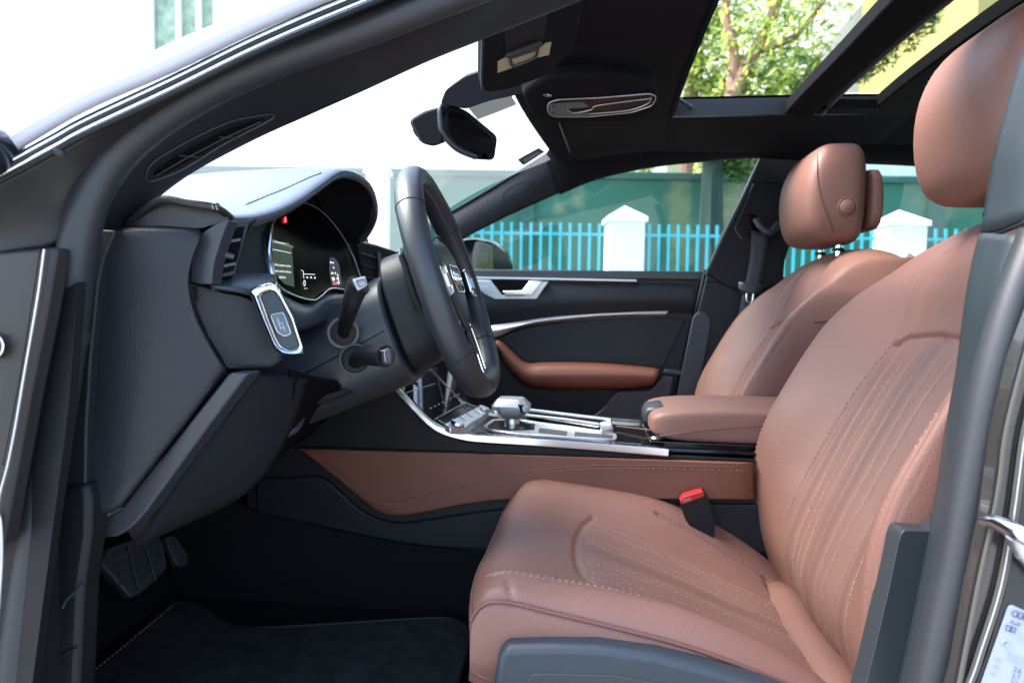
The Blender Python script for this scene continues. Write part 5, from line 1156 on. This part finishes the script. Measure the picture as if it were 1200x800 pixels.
gs = obj("gear_selector", g_prism(TP(rnd([(566, 499), (576, 491), (600, 489), (630, 494), (715, 505), (723, 508), (723, 514), (700, 513.5), (600, 507), (570, 503)], 3), zc+.008), (0, 0, -.01)), M["silver"], car, bev=.001)
obj("gate_panel", g_prism(TP([(571, 498.5), (580, 492.5), (605, 492), (627, 496), (626, 503), (600, 504), (573, 501.5)], zc+.0088), (0, 0, -.002)), M["gloss"], gs, smooth=False)
obj("gate_panel", g_prism(TP([(632, 501), (665, 505), (664, 510), (631, 506)], zc+.0088), (0, 0, -.002)), M["satin"], gs, smooth=False); obj("gate_panel", g_prism(TP([(674, 505.5), (718, 509.5), (718, 513), (673, 510)], zc+.0088), (0, 0, -.002)), M["satin"], gs, smooth=False)
obj("park_lamp", g_disc(TP([(653, 507)], zc+.0092)[0], (0, 0, 1), .003, .0006, 12), M["red"], gs)
obj("front_recess", g_prism(TP([(546, 503), (566, 491), (574, 493), (562, 500), (562, 506)], zc+.006), (0, 0, -.004)), M["gloss"], gs, smooth=False)
obj("side_slot", g_prism(TP([(579, 507), (620, 509), (718, 516), (716, 520), (620, 514.5), (578, 511)], zc+.0042), (0, 0, -.003)), M["gloss"], gs, smooth=False)
kc = P(600, 476.5, .0)
def kring(z, xf, xb, w, e=.34): return [V((kc.x+(x-kc.x), y, z_)) for x, y, z_ in superring(z, kc.x-xf, kc.x+xb, w, e, 32)]
kb = obj("shift_knob", g_loft([kring(kc.z-.022, .020, .018, .018), kring(kc.z-.020, .026, .024, .022), kring(kc.z-.004, .038, .036, .032), kring(kc.z+.004, .038, .037, .033), kring(kc.z+.015, .030, .026, .027), kring(kc.z+.018, .026, .022, .024)]), M["silver"], gs, ang=25, bev=.0015)
kp_ = (kc+V((0, -.0335, 0)), V((.05, -1, -.25)))
obj("knob_inlay", g_prism(PV(rnd([(585, 476), (604, 477), (609, 484), (606, 487.5), (588, 486)], 2), .001, kp_), -kp_[1].normalized()*.002), M["alu"], kb, bev=.0006)
kp2 = (kc+V((.030, -.024, .0)), V((.75, -.62, .05)))
obj("lock_button", g_prism(PV([(607, 474), (617, 474), (619, 480), (613, 486), (609, 482)], .001, kp2), -kp2[1].normalized()*.002), M["gloss"], kb, bev=.0006); obj("button_frame", g_tube(PV([(607, 474), (617, 474), (619, 480), (613, 486), (609, 482), (607, 474)], .001, kp2), .0008, 6), M["chrome"], kb)
obj("shift_stem", g_loft([[V((kc.x+a*.016, b*.013, kc.z-.045)) for a, b in circ(1, 16)], [V((kc.x+a*.014, b*.012, kc.z-.015)) for a, b in circ(1, 16)]]), M["alu"], gs)
rl = obj("roller_cover", g_prism([PZ(x, y, zc+.012) for x, y in ((622, 482), (714, 494), (716, 499), (700, 500), (618, 487))], (0, 0, -.006)), M["gloss"], car, bev=.001)
obj("cover_rail", g_tube([PZ(618, 480, zc+.020), PZ(660, 485, zc+.020), PZ(716, 491.5, zc+.020)], .0032, 8), M["alu"], rl); obj("cover_rail", g_tube([PZ(612, 486, zc+.014), PZ(660, 491, zc+.014), PZ(703, 497, zc+.014)], .0030, 8), M["alu"], rl)
obj("rail_end", g_prism([PZ(x, y, zc+.016) for x, y in ((703, 495), (716, 490), (719, 502), (704, 503))], (0, 0, -.012)), M["alu"], rl, bev=.002)
obj("tray_edge", g_tube(crv([PZ(x, y, zc+.004) for x, y in ((722, 499), (740, 501), (765, 504))], 3), .0012, 6), M["seam"], rl); obj("release_button", g_ell(PZ(770, 513, zc+.004), (.012, .010, .004), 16, 8), M["silver"], rl)
# armrest
def aring(x, zt_, zb, hw, r=.012):
    q = []
    for (cy0, cz0, a0) in ((hw-r, zt_-r, 0), (-hw+r, zt_-r, 90), (-hw+r*.7, zb+r*.7, 180), (hw-r*.7, zb+r*.7, 270)):
        rr_ = r if a0 < 180 else r*.7
        for k in range(5): q.append(V((x, cy0+rr_*math.cos(R(a0+k*22.5)), cz0+rr_*math.sin(R(a0+k*22.5)))))
    return q
arm = obj("armrest", g_loft([aring(.100, .712, .700, .085, .005), aring(.104, .724, .692, .098, .012), aring(.118, .732, .684, .106), aring(.16, .738, .680, .108), aring(.25, .742, .680, .108), aring(.36, .742, .680, .108), aring(.48, .740, .680, .106)]), M["leather"], car, ang=60, sub=1)
ha = hitter(arm); ap = on(ha, [(772, 511), (800, 507), (840, 502.5), (880, 499.5), (912, 498)], .0004)
obj("armrest_seam", g_tube(crv(ap, 4), .0009, 5), M["seam"], arm); sg = []; c = crv(on(ha, [(772, 513.5), (800, 509.5), (840, 505), (880, 502), (912, 500.5)], .0006), 14); acc = 0
for p, q in zip(c[:-1], c[1:]):
    acc += (q-p).length
    if acc > .0055: acc = 0; sg.append(g_stitch(q, (q-p).normalized(), V((0, -1, .3)), .004, .0005))
obj("stitching", [merge(sg)], M["thread"], arm, smooth=False)
obj("release_tab", g_loft([aring(.094, .718, .702, .040, .006), aring(.100, .730, .700, .044, .008), aring(.125, .7345, .70, .044, .008), aring(.130, .7335, .70, .043, .008)]), M["satin"], arm, ang=60)
obj("armrest_base", g_box((.34, 0, .672), (.48, .20, .016)), M["gloss"], arm, bev=.003)
# seat belt buckles, one at the inner side of each seat
def buckle(dy, lab):
    b = empty("belt_buckle"); b.parent = car
    yb_ = -.182
    q = rnd([(797, 588), (801, 582), (825, 575), (829, 580), (838, 609), (838, 622), (834, 640), (815, 625), (803, 608)], 4)
    obj("buckle_body", g_prism(px(q, yb_), (0, .024, 0)), M["dark"], b, bev=.003)
    obj("release_button", g_prism([p+V((0, -.001, 0)) for p in px(rnd([(797, 587), (802, 581), (824, 575), (826, 581), (799, 591)], 2), yb_)], (0, .024, 0)), M["red"], b, bev=.001); text("PRESS", 801, 588.5, yb_-.0018, 3.2, M["trim"], b, (.94, -.33), (.2, .98), sx=.8)
    obj("buckle_stem", g_tube(px([(832, 628, yb_+.012), (850, 670, yb_+.012), (880, 720, yb_+.012)]), .010, 10), M["dark"], b); b.location.y = dy; return b
buckle(0, ""); 
# ------------------------------------------------------------------ floor, pedals, mat
def slab(pts, z, t): return g_prism([PZ(x, y, z) for x, y in pts], (0, 0, -t))
fl = obj("floor", [g_box((.40, 0, .335), (3.0, 1.42, .03)), g_prism([V((-1.04, -.70, .34)), V((-.78, -.70, .34)), V((-1.08, -.70, .66))], (0, 1.40, 0)), g_box((-1.10, 0, .65), (.05, 1.40, .75))], M["carpet"], car)
for s in (1, -1): obj("footwell_light_block", g_box((-.82, s*.733, .64), (.58, .064, .68)), M["carpet"], fl)  # unseen boxes added to stop sun leaking in beside the dash
pd = obj("pedal", g_prism([PL(x, y, V((-.72, -.35, .50)), V((.80, -.25, .55))) for x, y in rnd([(118, 660), (128, 640), (180, 622), (192, 634), (197, 665), (170, 692), (154, 700), (140, 684)], 5)], (-.012, 0, -.006)), M["foot"], car, bev=.003)
hpn = (V((-.72, -.35, .50)), V((.80, -.25, .55)))
obj("pedal_rib", g_tube(PV([(150, 640), (162, 690)], .002, hpn), .0022, 6), M["satin"], pd); obj("pedal_rib", g_tube(PV([(168, 632), (182, 680)], .002, hpn), .0022, 6), M["satin"], pd)
for k in range(4): obj("pedal_rib", g_tube(PV([(132+k*3, 650+k*11), (190, 636+k*11)], .002, hpn), .0020, 6), M["satin"], pd)
obj("pedal", g_prism([PL(x, y, V((-.74, -.28, .50)), V((.80, -.25, .55))) for x, y in rnd([(193, 629), (204, 626), (213, 638), (222, 652), (218, 663), (208, 662), (200, 645)], 3)], (-.010, 0, -.004)), M["foot"], car, bev=.002)
obj("sill", g_box((.1, -.735, .37), (1.9, .07, .14)), M["paint_in"], car, bev=.008)
zm = .364
mo_ = crv2([(60, 823), (90, 798), (150, 750), (200, 707), (215, 704), (235, 709), (256, 722), (276, 732), (310, 735), (400, 730), (500, 724), (535, 726), (550, 736), (552, 750), (540, 790), (525, 860)], 3)+[(300, 1000), (0, 1000)]
fm = obj("floor_mat", slab(mo_, zm, .010), M["matt"], None, bev=.003); tag(fm, "dark grey velour floor mat with a stitched edge on the driver's footwell floor", "floor mat")
sg = []
c = crv([PZ(x, y, zm+.0008) for x, y in ((78, 812), (92, 800), (150, 752.5), (202, 709.5))], 40); acc = 0
for p, q in zip(c[:-1], c[1:]):
    acc += (q-p).length
    if acc > .0075: acc = 0; sg.append(g_stitch(q, (q-p).normalized(), V((0, 0, 1)), .0055, .0007))
obj("stitching", [merge(sg)], M["thread"], fm, smooth=False)
obj("binding", g_tube(crv([PZ(x, y, zm-.001) for x, y in mo_[6:-2]], 1), .0030, 6), M["dark"], fm)
# ------------------------------------------------------------------ passenger door
DY = .70
dr = obj("door", g_plate([(420, 316), (822, 318.5), (822, 324), (812, 372), (796, 440), (786, 485), (772, 640), (400, 640)], DY, .06), M["soft"], car, bev=.004)
obj("window_sill", g_plate([(420, 314.5), (823, 318), (821, 328), (744, 327), (420, 324.5)], DY-.008, .03), M["satin"], dr, bev=.003)
obj("chrome_strip", g_sweep(px([(500, 325.3, DY-.010), (560, 325.6, DY-.010), (650, 327, DY-.010), (746, 328.8, DY-.010)]), [(-.003, -.0035), (.003, -.0035), (.003, .0035), (-.003, .0035)], (0, -1, 0)), M["trim"], dr, bev=.001)
lowp = crv2([(745, 333), (790, 334), (812, 336)], 3)+[(806, 369)]+crv2([(790, 366), (740, 366), (690, 368.5), (640, 373), (600, 379)], 3)+[(540, 386), (540, 356)]+crv2([(580, 356), (640, 354), (700, 348), (730, 340)], 3)
obj("upper_panel", g_sheet([[P(x, y, DY-.004-.016*math.sin(math.pi*k/6)) for x, y in [(540, 330+k*9), (600, 330+k*8), (660, 331+k*6.7), (720, 331.5+k*6), (770, 332+k*5.7), (812, 333+k*5.7)]] for k in range(7)], 3, 4), M["soft"], dr)
hs = obj("handle_bezel", g_plate([(548, 328), (575, 328), (588.5, 346), (613, 346), (622.5, 329), (643, 330), (629, 350.5), (580, 351), (566, 344)], DY-.026, .012), M["silver"], dr, bev=.0025)
obj("handle", g_plate([(589, 341), (612, 340.5), (620.5, 329), (636, 329), (624, 345.5), (592, 346)], DY-.034, .012), M["chrome"], hs, bev=.002)
obj("handle_recess", g_plate([(574, 328), (621, 329), (612, 341), (588, 343)], DY-.022, .004), M["frame"], hs, smooth=False)
obj("lock_keys", g_plate([(558, 335), (572, 335.5), (577, 342), (562, 341)], DY-.0268, .002), M["silver"], hs, bev=.0008)
cs_u = [(540, 386), (577, 381), (615, 376), (640, 372), (690, 368), (740, 365.5), (783, 364)]; cs_l = [(545, 404), (583, 394), (602, 386), (628, 379.5), (690, 372.5), (740, 370), (779, 370)]
rows = [[P(x, y, DY-.010) for x, y in cs_u], [P((a[0]+b[0])/2, (a[1]+b[1])/2, DY-.024) for a, b in zip(cs_u, cs_l)], [P(x, y, DY-.010) for x, y in cs_l]]
obj("chrome_strip", g_sheet(rows, 4, 5), M["trim"], dr)
obj("strip_shadow_gap", g_tube(crv(px([(x, y+1.2, DY-.006) for x, y in cs_l]), 3), .0024, 6, (0, -1, 0)), M["gloss"], dr)
obj("door_insert", g_plate(crv2([(586, 396), (604, 388), (630, 381.5), (690, 374.5), (740, 372), (776, 371.5)], 3)+[(803, 374), (776, 432)]+crv2([(774, 431), (715, 425), (660, 423.5), (630, 424), (616, 424)], 3), DY-.006, .01), M["soft"], dr, bev=.002)
at_ = [(578, 400), (586, 398), (600, 410), (617, 424), (640, 423.5), (690, 424), (735, 427), (774, 431)]; am_ = [(578, 404), (585, 406), (600, 425), (618, 440), (640, 441), (690, 441), (735, 441), (770, 443)]; ab2 = [(577, 410), (583, 412), (596, 434), (616, 452), (640, 456.5), (690, 457), (735, 456.5), (764, 453)]
obj("armrest", g_sheet([[P(*a, DY-.002) for a in at_], [P(a[0]*.7+b[0]*.3, a[1]*.7+b[1]*.3, DY-.042) for a, b in zip(at_, am_)], [P(*a, DY-.056) for a in am_], [P(a[0]*.3+b[0]*.7, a[1]*.3+b[1]*.7, DY-.042) for a, b in zip(am_, ab2)], [P(*a, DY-.002) for a in ab2]], 5, 5), M["leather_dark"], dr, solid=.004, off=-1)
obj("armrest_seam", g_tube(crv(px([(582, 405, DY-.052), (600, 423, DY-.0575), (619, 437, DY-.058), (650, 438.5, DY-.058), (700, 438.5, DY-.058), (768, 441, DY-.057)]), 4), .0010, 5), M["seam"], dr)
obj("map_pocket", g_plate(crv2([(655, 506), (690, 490), (708, 477), (722, 460), (740, 458), (762, 457)], 3)+[(776, 440), (790, 440), (780, 490), (770, 640), (640, 640)], DY-.030, .03), M["satin"], dr, bev=.004)
obj("door_edge", g_sweep(crv(px([(826, 316, DY-.01), (822, 335, DY-.01), (813, 375, DY-.01), (799, 435, DY-.01), (789, 485, DY-.01), (780, 540, DY-.01)]), 3), circ(.006, 8), (0, -1, 0)), M["gloss"], dr)
obj("speaker_step", g_plate([(780, 432), (806, 436), (803, 440), (777, 437)], DY-.034, .02), M["satin"], dr, bev=.002)
gl = obj("window_glass", Sheet([[P(500, 316, .715), P(600, 317, .715), P(720, 318, .715), P(826, 319, .715)], [P(540, 280, .69), P(640, 255, .69), P(750, 250, .69), P(858, 255, .69)], [P(620, 225, .655), P(700, 202, .645), P(790, 186, .638), P(893, 180, .63)]], 3, 3).geo(), M["glass"], dr, sharp=False)
# far door mirror
mh = obj("door_mirror", g_loft([[P(x, y, Y) for x, y in q] for Y, q in ((.83, rnd([(540, 282), (556, 280), (578, 284), (594, 297), (601, 312), (601, 322), (540, 322)], 6)), (.88, rnd([(538, 280), (558, 278), (582, 283), (597, 297), (602, 312), (602, 323), (538, 323)], 6)), (.98, rnd([(545, 288), (562, 285), (580, 290), (592, 303), (595, 323), (545, 323)], 6)))]), M["gloss"], car, ang=60)
mh["label"] = "passenger's door mirror in gloss black, beyond the far window"
obj("mirror_glass", g_prism([PL(x, y, P(575, 302, .825), V((.60, -.80, .02))) for x, y in crv2([(557, 284), (574, 287), (588, 298), (594, 312), (594, 320), (556, 320)], 3, True)], (0, .002, 0)), M["mirror"], mh, smooth=False)
# ------------------------------------------------------------------ far door pillar, belt, rear part of the cabin
bpil = obj("pillar_trim", g_plate([(828, 320), (848, 272), (893, 182), (985, 186), (960, 230), (935, 262), (920, 305), (918, 330), (880, 346), (850, 335)], .660, .04), M["dark"], car, bev=.004)
obj("window_reveal", g_sweep(px([(827, 322, .668), (847, 278, .660), (870, 232, .652), (892, 184, .646)]), [(-.003, -.008), (.003, -.008), (.003, .008), (-.003, .008)], (0, -1, 0)), M["bplas"], bpil)
obj("lower_trim", g_plate([(829, 319), (918, 322), (930, 560), (786, 560), (790, 488), (802, 436), (815, 376)], .668, .04), M["soft"], bpil, bev=.004)
obj("trim_step", g_plate(crv2([(812, 372), (818, 366), (826, 366), (832, 372), (832, 390), (822, 440), (810, 500)], 3)+[(785, 540), (790, 480), (800, 430)], .664, .01), M["satin"], bpil, bev=.003)
obj("trim_seam", g_tube(px([(824, 330.5, .667), (905, 331, .667)]), .0012, 6), M["gloss"], bpil)
obj("panel_line", g_tube(px([(882, 214, .659), (940, 214, .659)]), .0014, 6), M["gloss"], bpil)
obj("belt_opening", g_prism(px(rnd([(865, 262), (872, 250), (885, 250), (903, 272), (900, 284), (880, 282)], 6), .658), (0, .004, 0)), M["gloss"], bpil, smooth=False)
obj("guide_groove", g_sweep(crv(px([(884, 216, .659), (866, 258, .658), (862, 268, .657), (870, 280, .657)]), 4), circ(.005, 8), (0, -1, 0)), M["satin"], bpil)
sb = obj("seat_belt", g_sheet([[P(880, 270, .652), P(902, 275, .640)], [P(880, 290, .645), P(899, 293, .635)], [P(876, 320, .640), P(894, 322, .632)], [P(870, 345, .636), P(889, 346, .630)], [P(862, 390, .635), P(882, 392, .630)], [P(850, 460, .634), P(872, 462, .630)]], 3, 3), M["belt"], car, solid=.0018)
obj("belt_guide", g_sweep(crv(px([(886, 256, .640), (892, 266, .632), (902, 272, .628), (914, 262, .632)]), 4), circ(.010, 10, .005), (0, -1, 0)), M["satin"], sb)
obj("belt_stop", g_sheet([[P(865, 331, .628), P(892, 334, .622)], [P(866, 339, .620), P(892, 341, .616)], [P(869, 343, .626), P(889, 344, .620)]], 3, 3), M["satin"], sb, solid=.006)
obj("belt_tongue", g_sweep(crv(px([(875, 342, .620), (875, 352, .618), (881, 354, .617), (883, 343, .618)]), 4), circ(.0028, 8), (0, -1, 0)), M["chrome"], sb)
for s in (1, -1):
    d2 = obj("rear_door", [g_box((.86, s*.715, .70), (.92, .05, .62))], M["soft"], car, bev=.006)
    obj("window_glass", ([V((.44, s*.70, 1.01)), V((1.34, s*.70, 1.01)), V((1.25, s*.625, 1.33)), V((.56, s*.635, 1.345))], [(0, 1, 2, 3)]), M["glass"], d2, smooth=False)
    obj("corner_pillar", g_prism([V((1.30, s*.705, 1.0)), V((1.9, s*.70, 1.0)), V((1.9, s*.60, 1.34)), V((1.23, s*.612, 1.35))], (0, -s*.04, 0)), M["dark"], d2)
obj("roof_rail", g_prism([V((.45, -.615, 1.335)), V((1.9, -.615, 1.335)), V((1.9, -.55, 1.38)), V((.45, -.55, 1.385))], (0, -.04, .01)), M["headliner"], car)
obj("rear_bulkhead", [g_box((1.92, 0, .85), (.05, 1.44, 1.1))], M["headliner"], car)
obj("rear_bench", [g_loft([[V((x, y, z)) for x, z in ((1.15, .36), (1.13, .52), (1.20, .56), (1.55, .53), (1.60, .98), (1.70, 1.02), (1.80, .95), (1.80, .36))] for y in (-.62, .62)])], M["leather"], car, bev=.03, seg=3)
